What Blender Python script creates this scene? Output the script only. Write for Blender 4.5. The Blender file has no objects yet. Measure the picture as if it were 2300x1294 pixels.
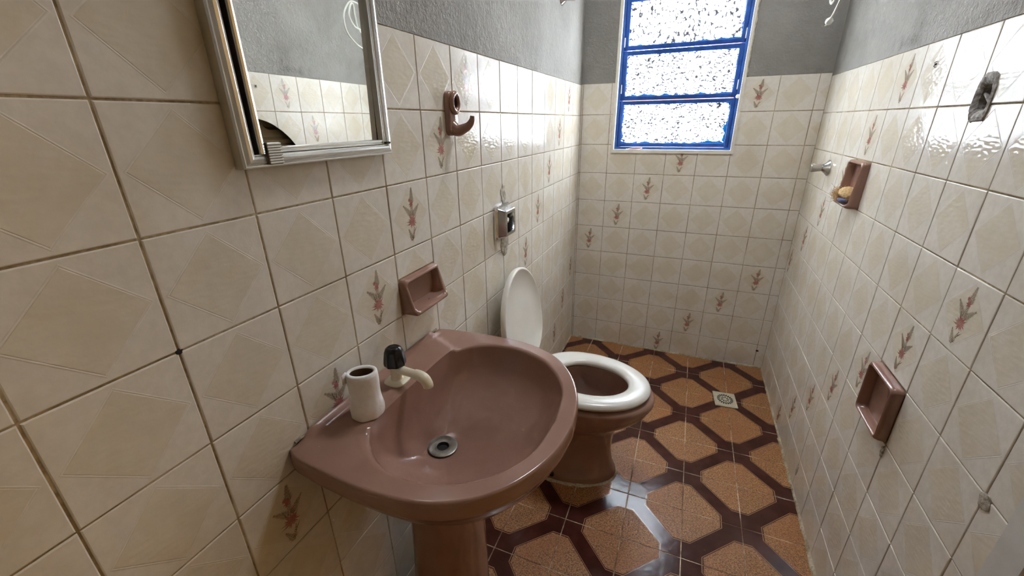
import bpy, math, random
from mathutils import Vector, Matrix, noise as mnoise
random.seed(7)
sc = bpy.context.scene
COL = sc.collection
PI = math.pi

# ------------------------------------------------------------------ camera, world, lights, exposure
cam_d = bpy.data.cameras.new('camera')
cam = bpy.data.objects.new('camera', cam_d); COL.objects.link(cam)
cam.location = (0.58285, -2.39082, 1.30914)
cam.rotation_mode = 'XYZ'
cam.rotation_euler = (1.1919970, 0.0138136, 0.3906092)
cam_d.sensor_fit = 'HORIZONTAL'; cam_d.sensor_width = 36.0
cam_d.lens = 933.8384 / 2300.0 * 36.0
cam_d.clip_start = 0.02; cam_d.clip_end = 200
sc.camera = cam

WORLD_STRENGTH = 36.0
w = bpy.data.worlds.new('overcast_sky'); sc.world = w; w.use_nodes = True
w.node_tree.nodes['Background'].inputs[0].default_value = (0.90, 0.99, 1.06, 1)
w.node_tree.nodes['Background'].inputs[1].default_value = WORLD_STRENGTH

sc.view_settings.view_transform = 'Standard'
sc.view_settings.look = 'None'
sc.view_settings.gamma = 1.0
sc.view_settings.use_curve_mapping = False
sc.view_settings.exposure = 1.13
sc.cycles.use_denoising = True
sc.cycles.use_adaptive_sampling = True
sc.cycles.adaptive_threshold = 0.03
sc.cycles.adaptive_min_samples = 16
sc.cycles.max_bounces = 7
sc.cycles.diffuse_bounces = 4
sc.cycles.glossy_bounces = 4
sc.cycles.transparent_max_bounces = 6
sc.cycles.sample_clamp_indirect = 0.0
sc.cycles.caustics_reflective = False
sc.cycles.caustics_refractive = False

def area_light(name, loc, rot, sx, sy, power, color=(1, 1, 1), portal=False):
    d = bpy.data.lights.new(name, 'AREA'); d.shape = 'RECTANGLE'
    d.size = sx; d.size_y = sy; d.energy = power; d.color = color
    o = bpy.data.objects.new(name, d); COL.objects.link(o)
    o.location = loc; o.rotation_euler = rot
    if portal: d.cycles.is_portal = True
    return o
# daylight portal filling the window opening (guides sky sampling, gives no light of its own)
area_light('window_portal', (0.4715, 0.13, 1.52), (PI/2, 0, 0), 0.59, 0.74, 1, portal=True)
# added fill light, unseen in the passage; warms the near left wall
area_light('passage_fill', (2.3, -1.25, 2.42), (0, 0, 0), 0.6, 0.5, 14.0, (1.0, 0.62, 0.20))

# ------------------------------------------------------------------ helpers
W = 1.1013          # room width; left wall x=0, right wall x=W, back wall y=0, floor z=0
P = 0.15            # wall tile pitch
OL, OB, OR = 0.0209, 0.0084, 0.1267
ZT_L, ZT_B, ZT_R = 1.4882, 1.4913, 1.4792
Y_FRONT = -2.78
CEIL = 2.55

class MB:
    """collects geometry in world coordinates; build() links it as ONE mesh object"""
    def __init__(s): s.v = []; s.f = []; s.m = []
    def add(s, vs, fs, m=0):
        b = len(s.v); s.v += [tuple(p) for p in vs]
        for f in fs: s.f.append([b+i for i in f]); s.m.append(m)
    def box(s, lo, hi, m=0, rot=None, bev=0):
        (x0, y0, z0), (x1, y1, z1) = lo, hi
        if bev <= 0:
            vs = [(x0,y0,z0),(x1,y0,z0),(x1,y1,z0),(x0,y1,z0),(x0,y0,z1),(x1,y0,z1),(x1,y1,z1),(x0,y1,z1)]
            fs = [(3,2,1,0),(4,5,6,7),(0,1,5,4),(1,2,6,5),(2,3,7,6),(3,0,4,7)]
        else:
            b = bev; vs = []; fs = []
            def ring(z, i): return [(x0+i,y0+b,z),(x0+b,y0+i,z),(x1-b,y0+i,z),(x1-i,y0+b,z),(x1-i,y1-b,z),(x1-b,y1-i,z),(x0+b,y1-i,z),(x0+i,y1-b,z)]
            rings = [ring(z0, b*.6), ring(z0+b, 0), ring(z1-b, 0), ring(z1, b*.6)]
            for r in rings: vs += r
            for k in range(3):
                for i in range(8):
                    j = (i+1) % 8; fs.append((k*8+i, k*8+j, (k+1)*8+j, (k+1)*8+i))
            fs.append(tuple(reversed(range(8)))); fs.append(tuple(range(24, 32)))
        if rot is not None:
            c = Vector(((x0+x1)/2, (y0+y1)/2, (z0+z1)/2)); vs = [tuple(rot @ (Vector(p)-c) + c) for p in vs]
        s.add(vs, fs, m)
    def loft(s, rings, m=0, cap0=True, cap1=True, closed=True):
        n = len(rings[0]); vs = [p for r in rings for p in r]; fs = []
        for k in range(len(rings)-1):
            for i in range(n if closed else n-1):
                j = (i+1) % n; fs.append((k*n+i, k*n+j, (k+1)*n+j, (k+1)*n+i))
        if cap0: fs.append(tuple(reversed(range(n))))
        if cap1: fs.append(tuple(range((len(rings)-1)*n, len(rings)*n)))
        s.add(vs, fs, m)
    def tube(s, pts, r, n=10, m=0, cap=True, flat=1.0):
        pts = [Vector(p) for p in pts]; rings = []
        t = (pts[1]-pts[0]).normalized()
        up = Vector((0, 0, 1)) if abs(t.z) < 0.9 else Vector((1, 0, 0))
        nx = t.cross(up).normalized()
        for i, p in enumerate(pts):
            if i == 0: t = pts[1]-pts[0]
            elif i == len(pts)-1: t = pts[-1]-pts[-2]
            else: t = pts[i+1]-pts[i-1]
            t.normalize(); nx = (nx - t*nx.dot(t)).normalized(); ny = t.cross(nx)
            rr = r(i/(len(pts)-1)) if callable(r) else r
            rings.append([tuple(p + nx*math.cos(a)*rr + ny*math.sin(a)*rr*flat) for a in [2*PI*k/n for k in range(n)]])
        s.loft(rings, m, cap, cap)
    def lathe(s, org, axis, prof, n=24, m=0, cap0=True, cap1=True, mod=None):
        """prof: list of (distance along axis, radius)"""
        a = Vector(axis).normalized(); up = Vector((0, 0, 1)) if abs(a.z) < 0.9 else Vector((1, 0, 0))
        u = a.cross(up).normalized(); v = a.cross(u); o = Vector(org); rings = []
        for (h, r) in prof:
            rings.append([tuple(o + a*h + (u*math.cos(t)+v*math.sin(t))*r*(mod(t, h) if mod else 1)) for t in [2*PI*k/n for k in range(n)]])
        s.loft(rings, m, cap0, cap1)
    def build(s, name, mats, parent=None, smooth=None, origin=None, recalc=True):
        me = bpy.data.meshes.new(name)
        o0 = Vector(origin) if origin is not None else (parent_world(parent) if parent else Vector((0, 0, 0)))
        me.from_pydata([tuple(Vector(p)-o0) for p in s.v], [], s.f)
        if not isinstance(mats, (list, tuple)): mats = [mats]
        for mt in mats: me.materials.append(mt)
        me.polygons.foreach_set('material_index', s.m)
        if recalc:
            import bmesh
            bm = bmesh.new(); bm.from_mesh(me); bmesh.ops.recalc_face_normals(bm, faces=bm.faces); bm.to_mesh(me); bm.free()
        if smooth is not None:
            me.polygons.foreach_set('use_smooth', [True]*len(me.polygons)); me.set_sharp_from_angle(angle=math.radians(smooth))
        me.update()
        o = bpy.data.objects.new(name, me); COL.objects.link(o)
        if parent:
            o.parent = parent; o.location = o0 - parent_world(parent)
        else: o.location = o0
        return o

def parent_world(p):
    v = Vector((0, 0, 0))
    while p is not None: v += Vector(p.location); p = p.parent
    return v
def thing(name, label, cat, loc=(0, 0, 0), group=None):
    o = bpy.data.objects.new(name, None); COL.objects.link(o); o.location = loc
    o.empty_display_size = 0.05
    return tag(o, label, cat, group)
def tag(o, label, cat, group=None):
    o['label'] = label; o['category'] = cat
    if group: o['group'] = group
    return o
def struct(o, label=None):
    o['kind'] = 'structure'
    if label: o['label'] = label
    return o
def catmull(pts, per=8, closed=False):
    pts = [Vector(p) for p in pts]; n = len(pts); out = []
    for i in range(n if closed else n-1):
        if closed: a, b, c, d = pts[i-1], pts[i], pts[(i+1) % n], pts[(i+2) % n]
        else: a, b, c, d = pts[max(i-1, 0)], pts[i], pts[i+1], pts[min(i+2, n-1)]
        for k in range(per):
            t = k/per; t2 = t*t; t3 = t2*t
            out.append(0.5*((2*b) + (c-a)*t + (2*a-5*b+4*c-d)*t2 + (3*b-a-3*c+d)*t3))
    if not closed: out.append(pts[-1])
    return out
def sstep(a, b, x):
    t = max(0, min(1, (x-a)/(b-a))); return t*t*(3-2*t)

# ------------------------------------------------------------------ materials
def srgb(r, g, b):
    f = lambda c: (c/255/12.92) if c/255 <= 0.04045 else ((c/255+0.055)/1.055)**2.4
    return (f(r), f(g), f(b), 1)
class NT:
    def __init__(s, name):
        s.mat = bpy.data.materials.new(name); s.mat.use_nodes = True
        s.t = s.mat.node_tree; s.t.nodes.clear()
        s.out = s.t.nodes.new('ShaderNodeOutputMaterial')
    def n(s, typ, **kw):
        nd = s.t.nodes.new(typ)
        for k, v in kw.items(): setattr(nd, k, v)
        return nd
    def l(s, a, b): s.t.links.new(a, b)
    def put(s, sock, v):
        if isinstance(v, bpy.types.NodeSocket): s.l(v, sock)
        else: sock.default_value = v
    def math(s, op, a, b=None, c=None, clamp=False):
        nd = s.n('ShaderNodeMath', operation=op); nd.use_clamp = clamp
        s.put(nd.inputs[0], a)
        if b is not None: s.put(nd.inputs[1], b)
        if c is not None: s.put(nd.inputs[2], c)
        return nd.outputs[0]
    def mix(s, fac, a, b):
        nd = s.n('ShaderNodeMix', data_type='RGBA'); s.put(nd.inputs[0], fac); s.put(nd.inputs[6], a); s.put(nd.inputs[7], b)
        return nd.outputs[2]
    def ramp(s, x, lo, hi, a=0.0, b=1.0):
        nd = s.n('ShaderNodeMapRange'); nd.interpolation_type = 'SMOOTHSTEP'
        s.put(nd.inputs[0], x); nd.inputs[1].default_value = lo; nd.inputs[2].default_value = hi
        nd.inputs[3].default_value = a; nd.inputs[4].default_value = b
        return nd.outputs[0]
    def noise(s, vec, scale, detail=3, rough=0.5, dist=0.0):
        nd = s.n('ShaderNodeTexNoise'); s.put(nd.inputs['Vector'], vec); nd.inputs['Scale'].default_value = scale
        nd.inputs['Detail'].default_value = detail; nd.inputs['Roughness'].default_value = rough; nd.inputs['Distortion'].default_value = dist
        return nd.outputs[0]
    def voro(s, vec, scale, feature='F1', rnd=1.0):
        nd = s.n('ShaderNodeTexVoronoi', feature=feature); s.put(nd.inputs['Vector'], vec); nd.inputs['Scale'].default_value = scale
        nd.inputs['Randomness'].default_value = rnd
        return nd.outputs[0]
    def obj(s): return s.n('ShaderNodeTexCoord').outputs['Object']
    def world(s): return s.n('ShaderNodeNewGeometry').outputs['Position']
    def rnd(s): return s.n('ShaderNodeObjectInfo').outputs['Random']
    def sep(s, v): nd = s.n('ShaderNodeSeparateXYZ'); s.l(v, nd.inputs[0]); return nd.outputs
    def vscale(s, v, xyz):
        nd = s.n('ShaderNodeVectorMath', operation='MULTIPLY'); s.l(v, nd.inputs[0]); nd.inputs[1].default_value = xyz; return nd.outputs[0]
    def bump(s, h, dist, strength=1.0, normal=None):
        nd = s.n('ShaderNodeBump'); s.l(h, nd.inputs['Height']); nd.inputs['Distance'].default_value = dist; nd.inputs['Strength'].default_value = strength
        if normal is not None: s.l(normal, nd.inputs['Normal'])
        return nd.outputs[0]
    def pbsdf(s, color, rough=0.5, metal=0.0, spec=0.5, normal=None, **kw):
        nd = s.n('ShaderNodeBsdfPrincipled'); s.put(nd.inputs['Base Color'], color); s.put(nd.inputs['Roughness'], rough)
        nd.inputs['Metallic'].default_value = metal; nd.inputs['Specular IOR Level'].default_value = spec
        if normal is not None: s.l(normal, nd.inputs['Normal'])
        for k, v in kw.items(): s.put(nd.inputs[k.replace('_', ' ')], v)
        s.l(nd.outputs[0], s.out.inputs[0]); return nd
    def done(s): return s.mat

def m_simple(name, col, rough=0.5, metal=0.0, var=0.12, scale=40, bump=0.0, spec=0.5, **kw):
    t = NT(name); v = t.obj(); nz = t.noise(v, scale, 4)
    c2 = tuple(min(1, c*(1-var)) for c in col[:3])+(1,); c1 = tuple(min(1, c*(1+var)) for c in col[:3])+(1,)
    color = t.mix(t.ramp(nz, 0.3, 0.7), c2, c1)
    nrm = t.bump(nz, bump) if bump else None
    t.pbsdf(color, rough, metal, spec, nrm, **kw); return t.done()

def m_tile():
    t = NT('glazed_wall_tile'); o = t.obj(); x, y, z = t.sep(o)
    d = t.math('ADD', t.math('ABSOLUTE', x), t.math('ABSOLUTE', y))
    inside = t.ramp(d, 0.0640, 0.0652, 1, 0)
    wv = t.world(); big = t.noise(wv, 5.0, 1); fine = t.noise(wv, 60.0, 2, 0.6)
    cl = t.noise(wv, 18.0, 2, 0.6)
    cream = t.mix(t.ramp(fine, 0.3, 0.7), srgb(220, 214, 202), srgb(228, 222, 211))
    dia = t.mix(t.ramp(cl, 0.35, 0.65), srgb(213, 203, 180), srgb(220, 211, 192))
    col = t.mix(t.math('MULTIPLY', inside, 0.7), cream, dia)
    # ageing: slightly yellower dirt in patches, per-tile variation
    col = t.mix(t.math('MULTIPLY', t.ramp(big, 0.45, 0.75), 0.30), col, srgb(196, 180, 146))
    col = t.mix(t.math('MULTIPLY', t.rnd(), 0.12), col, srgb(190, 182, 164))
    line = t.math('SUBTRACT', t.ramp(d, 0.0655, 0.0668), t.ramp(d, 0.0675, 0.0690))
    lim = t.math('MULTIPLY', line, 1.0)
    rip = t.noise(t.vscale(wv, (60, 60, 150)), 1.0, 0)
    h = t.math('ADD', t.math('MULTIPLY', lim, 0.35), t.math('MULTIPLY', t.math('MULTIPLY', rip, inside), 0.9))
    h = t.math('ADD', h, t.math('MULTIPLY', t.noise(wv, 300, 0), 0.12))
    nrm = t.bump(h, 0.0005)
    t.pbsdf(col, t.math('SUBTRACT', 0.17, t.math('MULTIPLY', inside, 0.11)), 0, 0.11, nrm)
    return t.done()
M = {}
M['tile'] = m_tile()
def m_print(name, a, b):
    t = NT(name); nz = t.noise(t.world(), 90, 3)
    t.pbsdf(t.mix(t.ramp(nz, 0.3, 0.7), a, b), 0.14); return t.done()
M['fern'] = m_print('fern_print', srgb(108, 90, 70), srgb(142, 122, 98))
M['bloom'] = m_print('bloom_print', srgb(162, 104, 96), srgb(186, 134, 124))
def m_grout(name, light, dark):
    t = NT(name); v = t.world(); a = t.noise(v, 9, 4, 0.6); b = t.noise(v, 130, 3)
    c = t.mix(t.ramp(a, 0.40, 0.62), dark, light); c = t.mix(t.math('MULTIPLY', t.ramp(b, 0.4, 0.7), 0.4), c, srgb(88, 72, 54))
    t.pbsdf(c, 0.9, 0, 0.2, t.bump(b, 0.0015)); return t.done()
M['grout'] = m_grout('dirty_grout', srgb(200, 186, 156), srgb(156, 136, 104))
M['grout_floor'] = m_grout('floor_grout', srgb(226, 200, 168), srgb(132, 100, 78))
M['bead'] = m_grout('grout_bead', srgb(206, 196, 172), srgb(168, 154, 126))
def m_plaster():
    t = NT('painted_plaster'); v = t.world(); x, y, z = t.sep(v)
    big = t.noise(v, 3.0, 4, 0.6); fine = t.noise(v, 90, 4, 0.65)
    col = t.mix(t.ramp(big, 0.35, 0.7), srgb(142, 139, 132), srgb(158, 155, 148))
    streak = t.noise(t.vscale(v, (14, 14, 1.2)), 1.0, 4, 0.6)
    col = t.mix(t.math('MULTIPLY', t.ramp(streak, 0.58, 0.78), 0.35), col, srgb(140, 134, 122))
    # mould: dark specks growing mostly in the damp band above the tiles
    band = t.math('MULTIPLY', t.math('MULTIPLY', t.ramp(z, 1.47, 1.50), t.ramp(z, 1.50, 1.66, 1, 0)), t.ramp(x, 0.95, 1.05, 0.12, 1.0))
    clump = t.ramp(t.noise(v, 7.0, 3, 0.6), 0.45, 0.70)
    sp = t.noise(v, 220, 3, 0.7)
    thr = t.math('SUBTRACT', 0.76, t.math('MULTIPLY', t.math('MULTIPLY', band, clump), 0.27))
    spots = t.math('GREATER_THAN', sp, thr)
    col = t.mix(t.math('MULTIPLY', spots, 0.75), col, srgb(60, 56, 52))
    col = t.mix(t.math('MULTIPLY', t.math('MULTIPLY', band, clump), 0.55), col, srgb(104, 100, 95))
    t.pbsdf(col, 0.75, 0, 0.3, t.bump(t.math('ADD', fine, t.math('MULTIPLY', t.noise(v, 30, 3), 0.8)), 0.004)); return t.done()
M['plaster'] = m_plaster()
M['ceiling'] = m_simple('ceiling_paint', srgb(200, 199, 196), 0.8, var=0.04, scale=4)
M['repair'] = m_simple('cement_repair', srgb(176, 168, 152), 0.9, var=0.25, scale=90, bump=0.004)
M['repair_brown'] = m_simple('brown_box_wall', srgb(120, 104, 90), 0.9, var=0.3, scale=90)
M['repair_grey'] = m_simple('rough_grey_mortar', srgb(150, 146, 140), 0.9, var=0.35, scale=140, bump=0.0015)

def m_floor():
    t = NT('patterned_floor_tile'); o = t.obj(); s = 1/0.1905
    x, y, z = t.sep(o)
    a = t.math('MULTIPLY_ADD', x, s, 0.5); b = t.math('MULTIPLY_ADD', y, -s, 0.5)
    def f(a, b):
        return t.math('MAXIMUM', t.math('SUBTRACT', t.math('ADD', a, b), 0.815), t.math('SUBTRACT', t.math('MAXIMUM', a, b), 0.675))
    f1 = f(a, b); f2 = f(t.math('SUBTRACT', 1.0, a), t.math('SUBTRACT', 1.0, b))
    d = t.math('MINIMUM', f1, f2)
    wv = t.world()
    g1 = t.noise(t.vscale(wv, (210, 330, 150)), 1.0, 2, 0.7, 0.8); g2 = t.noise(wv, 6, 3)
    brown = t.mix(t.ramp(g1, 0.40, 0.60), srgb(112, 70, 38), srgb(202, 148, 94))
    brown = t.mix(t.math('MULTIPLY', t.ramp(g2, 0.4, 0.7), 0.35), brown, srgb(176, 106, 58))
    band = t.mix(t.ramp(t.noise(wv, 14, 4), 0.3, 0.7), srgb(66, 32, 26), srgb(84, 44, 38))
    lin = t.math('GREATER_THAN', d, -0.030); lin2 = t.math('GREATER_THAN', d, -0.014); out = t.math('GREATER_THAN', d, 0.0)
    col = t.mix(lin, brown, srgb(52, 26, 20)); col = t.mix(lin2, col, srgb(184, 140, 104)); col = t.mix(out, col, band)
    col = t.mix(t.math('MULTIPLY', t.rnd(), 0.12), col, srgb(80, 48, 36))
    inn = t.math('SUBTRACT', 1.0, lin)
    h = t.math('ADD', t.math('MULTIPLY', t.math('MULTIPLY', g1, inn), 1.0), t.math('MULTIPLY', t.noise(wv, 40, 2), 0.35))
    ro = t.math('ADD', 0.16, t.math('MULTIPLY', inn, 0.14))
    t.pbsdf(col, ro, 0, 0.5, t.bump(h, 0.0012)); return t.done()
M['floor'] = m_floor()
def m_ceramic():
    t = NT('dusty_pink_ceramic'); v = t.world()
    c = t.mix(t.ramp(t.noise(v, 7, 3), 0.3, 0.7), srgb(150, 115, 99), srgb(160, 125, 109))
    dust = t.math('GREATER_THAN', t.noise(v, 150, 2, 0.6), 0.765)
    c = t.mix(t.math('MULTIPLY', dust, 0.4), c, srgb(206, 190, 180))
    t.pbsdf(c, t.math('ADD', 0.09, t.math('MULTIPLY', t.noise(v, 30, 2), 0.12)), 0, 0.5, t.bump(t.noise(v, 60, 2), 0.0002)); return t.done()
M['ceramic'] = m_ceramic()
M['white_plastic'] = m_simple('white_seat_plastic', srgb(226, 224, 216), 0.22, var=0.02, scale=12)
M['lid_plastic'] = m_simple('lid_plastic', srgb(234, 231, 222), 0.3, var=0.02, scale=12)
M['cream_plastic'] = m_simple('cream_tap_plastic', srgb(226, 216, 190), 0.3, var=0.03, scale=25)
M['black_plastic'] = m_simple('black_plastic', srgb(18, 18, 20), 0.25, var=0.1)
M['paper'] = m_simple('tissue_paper', srgb(232, 229, 226), 0.95, var=0.03, scale=80, bump=0.0012)
M['card'] = m_simple('cardboard_tube', srgb(96, 72, 54), 0.9, var=0.15, scale=60)
M['chrome'] = m_simple('worn_chrome', (0.62, 0.62, 0.62, 1), 0.14, 1.0, var=0.08, scale=30)
M['alu'] = m_simple('anodised_aluminium', (0.72, 0.71, 0.68, 1), 0.30, 1.0, var=0.05, scale=14)
M['dark'] = m_simple('dark_part_hole_shade', srgb(22, 19, 17), 0.7)  # near black parts; also puts the shade of holes and slots into the colour
M['dull_metal'] = m_simple('tarnished_metal_rib_shade', (0.22, 0.20, 0.17, 1), 0.38, 0.8, var=0.2, scale=60)
M['mirror'] = m_simple('mirror_silver', (0.90, 0.91, 0.89, 1), 0.012, 1.0, var=0.004, scale=3)
M['cab_back'] = m_simple('moulded_cabinet_plastic', srgb(218, 210, 188), 0.6, var=0.06, scale=20)
M['ribbed'] = m_simple('ribbed_pull_plastic', srgb(214, 212, 202), 0.35, var=0.05, scale=60)
M['blue'] = m_simple('blue_window_paint', srgb(38, 84, 160), 0.4, var=0.22, scale=26, bump=0.001)
def m_smear():
    t = NT('thin_blue_paint_on_glass'); v = t.world(); nz = t.noise(v, 60, 3)
    tl = t.n('ShaderNodeBsdfTranslucent'); t.l(t.mix(nz, (0.0004, 0.004, 0.010, 1), (0.0006, 0.010, 0.018, 1)), tl.inputs[0])
    d = t.n('ShaderNodeBsdfDiffuse'); d.inputs[0].default_value = srgb(30, 120, 210)
    m = t.n('ShaderNodeAddShader'); t.l(tl.outputs[0], m.inputs[0]); t.l(d.outputs[0], m.inputs[1]); t.l(m.outputs[0], t.out.inputs[0]); return t.done()
M['bluelit'] = m_smear()
M['white_trim'] = m_simple('cream_window_surround', srgb(224, 220, 206), 0.6, var=0.06, scale=30, bump=0.001)
M['door_paint'] = m_simple('pale_door_frame', srgb(206, 204, 198), 0.5, var=0.05, scale=20)
M['drain'] = m_simple('ivory_drain_plastic', srgb(206, 198, 172), 0.4, var=0.08, scale=60)
M['pvc'] = m_simple('white_flex_tube', srgb(216, 216, 204), 0.35, var=0.04)
M['straw'] = m_simple('straw_fibre', srgb(206, 170, 116), 0.9, var=0.2, scale=120)
M['sponge'] = m_simple('tan_loofah', srgb(216, 184, 134), 0.95, var=0.25, scale=160, bump=0.004)
M['soap'] = m_simple('blue_white_soap', srgb(120, 130, 170), 0.3, var=0.35, scale=50)
M['salmon'] = m_simple('salmon_render', srgb(150, 70, 44), 0.9, var=0.06, scale=3)
M['ground'] = m_simple('outside_ground', srgb(120, 112, 100), 0.9, var=0.1, scale=3)
M['elastic'] = m_simple('white_elastic', srgb(232, 226, 224), 0.6, var=0.03)
M['elastic_red'] = m_simple('red_elastic', srgb(176, 66, 72), 0.6, var=0.08)
M['water'] = m_simple('bowl_water', srgb(44, 32, 28), 0.03, var=0.05)
M['silicone'] = m_simple('dirty_sealant', srgb(150, 138, 118), 0.8, var=0.3, scale=120, bump=0.002)
def m_acrylic():
    t = NT('clear_acrylic'); 
    a = t.n('ShaderNodeBsdfTransparent'); a.inputs[0].default_value = (0.8, 0.78, 0.74, 1)
    g = t.n('ShaderNodeBsdfGlossy'); g.inputs['Roughness'].default_value = 0.08; g.inputs['Color'].default_value = (0.85, 0.85, 0.85, 1)
    d = t.n('ShaderNodeBsdfDiffuse'); d.inputs[0].default_value = srgb(190, 184, 172)
    lw = t.n('ShaderNodeLayerWeight'); lw.inputs[0].default_value = 0.5
    m1 = t.n('ShaderNodeMixShader'); t.l(lw.outputs[1], m1.inputs[0]); t.l(a.outputs[0], m1.inputs[1]); t.l(g.outputs[0], m1.inputs[2])
    m2 = t.n('ShaderNodeMixShader'); m2.inputs[0].default_value = 0.6; t.l(m1.outputs[0], m2.inputs[1]); t.l(d.outputs[0], m2.inputs[2])
    t.l(m2.outputs[0], t.out.inputs[0]); return t.done()
M['acrylic'] = m_acrylic()
def m_glass(name, sx, sz, r0, r1, dk):
    """obscured patterned glass: part of the light passes straight, part is scattered; dark tint on the ridges stands in for light the relief deflects"""
    t = NT(name); o = t.world()
    warp = t.noise(t.vscale(o, (9, 0, 9)), 1.0, 2)
    x, y, z = t.sep(o)
    cx = t.n('ShaderNodeCombineXYZ'); t.l(t.math('MULTIPLY', x, sx), cx.inputs[0]); t.l(t.math('MULTIPLY', t.math('ADD', z, t.math('MULTIPLY', warp, 0.05)), sz), cx.inputs[1])
    vd = t.voro(cx.outputs[0], 1.0, 'F1', 0.75)
    ridge = t.ramp(vd, r0, r1)
    nrm = t.bump(vd, 0.0015)
    tr = t.n('ShaderNodeBsdfTransparent'); t.l(t.mix(ridge, (0.97, 0.98, 1, 1), (dk, dk, dk*1.08, 1)), tr.inputs[0])
    tl = t.n('ShaderNodeBsdfTranslucent'); t.l(t.mix(ridge, (0.95, 0.96, 0.98, 1), (dk, dk, dk*1.08, 1)), tl.inputs[0]); t.l(nrm, tl.inputs['Normal'])
    m1 = t.n('ShaderNodeMixShader'); m1.inputs[0].default_value = 0.78; t.l(tr.outputs[0], m1.inputs[1]); t.l(tl.outputs[0], m1.inputs[2])
    g = t.n('ShaderNodeBsdfGlossy'); g.inputs['Roughness'].default_value = 0.1; t.l(nrm, g.inputs['Normal'])
    m2 = t.n('ShaderNodeMixShader'); m2.inputs[0].default_value = 0.06; t.l(m1.outputs[0], m2.inputs[1]); t.l(g.outputs[0], m2.inputs[2])
    t.l(m2.outputs[0], t.out.inputs[0]); return t.done()
M['glass_fine'] = m_glass('patterned_glass', 105, 230, 0.45, 0.66, 0.028)
M['glass_coarse'] = m_glass('hammered_glass', 105, 80, 0.48, 0.72, 0.035)

# ------------------------------------------------------------------ the shell
def slab(name, axis, plane, thick, rect, holes, zsplit, mats, label=None):
    """wall slab normal to x or y; rect=(a0,a1,z0,z1); below zsplit grout backing set back, above plaster"""
    mb = MB(); a0, a1, z0, z1 = rect
    As = sorted({a0, a1, *[h[0] for h in holes], *[h[1] for h in holes]})
    Zs = sorted({z0, z1, zsplit, *[h[2] for h in holes], *[h[3] for h in holes]})
    As = [a for a in As if a0 <= a <= a1]; Zs = [z for z in Zs if z0 <= z <= z1]
    for i in range(len(As)-1):
        for j in range(len(Zs)-1):
            ca = (As[i]+As[i+1])/2; cz = (Zs[j]+Zs[j+1])/2
            if any(h[0] < ca < h[1] and h[2] < cz < h[3] for h in holes): continue
            low = cz < zsplit
            p0 = plane + (0.0018 if low else -0.0005)*(1 if thick > 0 else -1); p1 = plane + thick
            lo, hi = min(p0, p1), max(p0, p1)
            if axis == 'x': mb.box((lo, As[i], Zs[j]), (hi, As[i+1], Zs[j+1]), 0 if low else 1)
            else: mb.box((As[i], lo, Zs[j]), (As[i+1], hi, Zs[j+1]), 0 if low else 1)
    return struct(mb.build(name, mats, recalc=False), label)

CAB = (-1.985, -1.662, 1.254, 1.72)             # mirror cabinet outline on the left wall (y0,y1,z0,z1)
CABH = (-1.955, -1.695, 1.280, 1.70)            # its recess
DISH_L = (-1.6709, -1.5209, 0.8882, 0.978)
WIN = (0.178, 0.765, 1.155, 1.885)
DISH_R = (-0.7267, -0.5767, 1.0292, 1.1792)
HOLD_R = (-1.3267, -1.1767, 0.5792, 0.7292)
BOX_R = (-1.2287, -1.1767, 1.306, 1.378)
DOOR = (-2.50, -1.755, 0.0, 2.08)
def inset(r, d): return (r[0]+d, r[1]-d, r[2]+d, r[3]-d)

wall_left = slab('wall_left', 'x', 0.0, -0.15, (Y_FRONT, 0.0, 0.0, CEIL), [CABH, inset(DISH_L, 0.008)], ZT_L, [M['grout'], M['plaster']], 'left wall, cream tiles below rough grey plaster')
wall_back = slab('wall_back', 'y', 0.0, 0.15, (-0.15, W+0.15, 0.0, CEIL), [WIN], ZT_B, [M['grout'], M['plaster']], 'back wall with the window')
wall_right = slab('wall_right', 'x', W, 0.15, (Y_FRONT, 0.0, 0.0, CEIL), [inset(DISH_R, 0.008), inset(HOLD_R, 0.008), BOX_R, DOOR], ZT_R, [M['grout'], M['plaster']], 'right wall, cream tiles below mouldy plaster')
mb = MB(); mb.box((-0.15, Y_FRONT-0.12, 0), (W+0.15, Y_FRONT, CEIL)); wall_front = struct(mb.build('wall_front', M['plaster']))
mb = MB(); mb.box((-0.15, Y_FRONT-0.12, CEIL), (W+0.15, 0.15, CEIL+0.1)); struct(mb.build('ceiling', M['ceiling']))
mb = MB(); mb.box((-0.15, Y_FRONT-0.12, -0.12), (W+0.15, 0.15, -0.0013)); floor = struct(mb.build('floor', M['grout_floor']), 'floor of brown patterned tiles')

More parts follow.
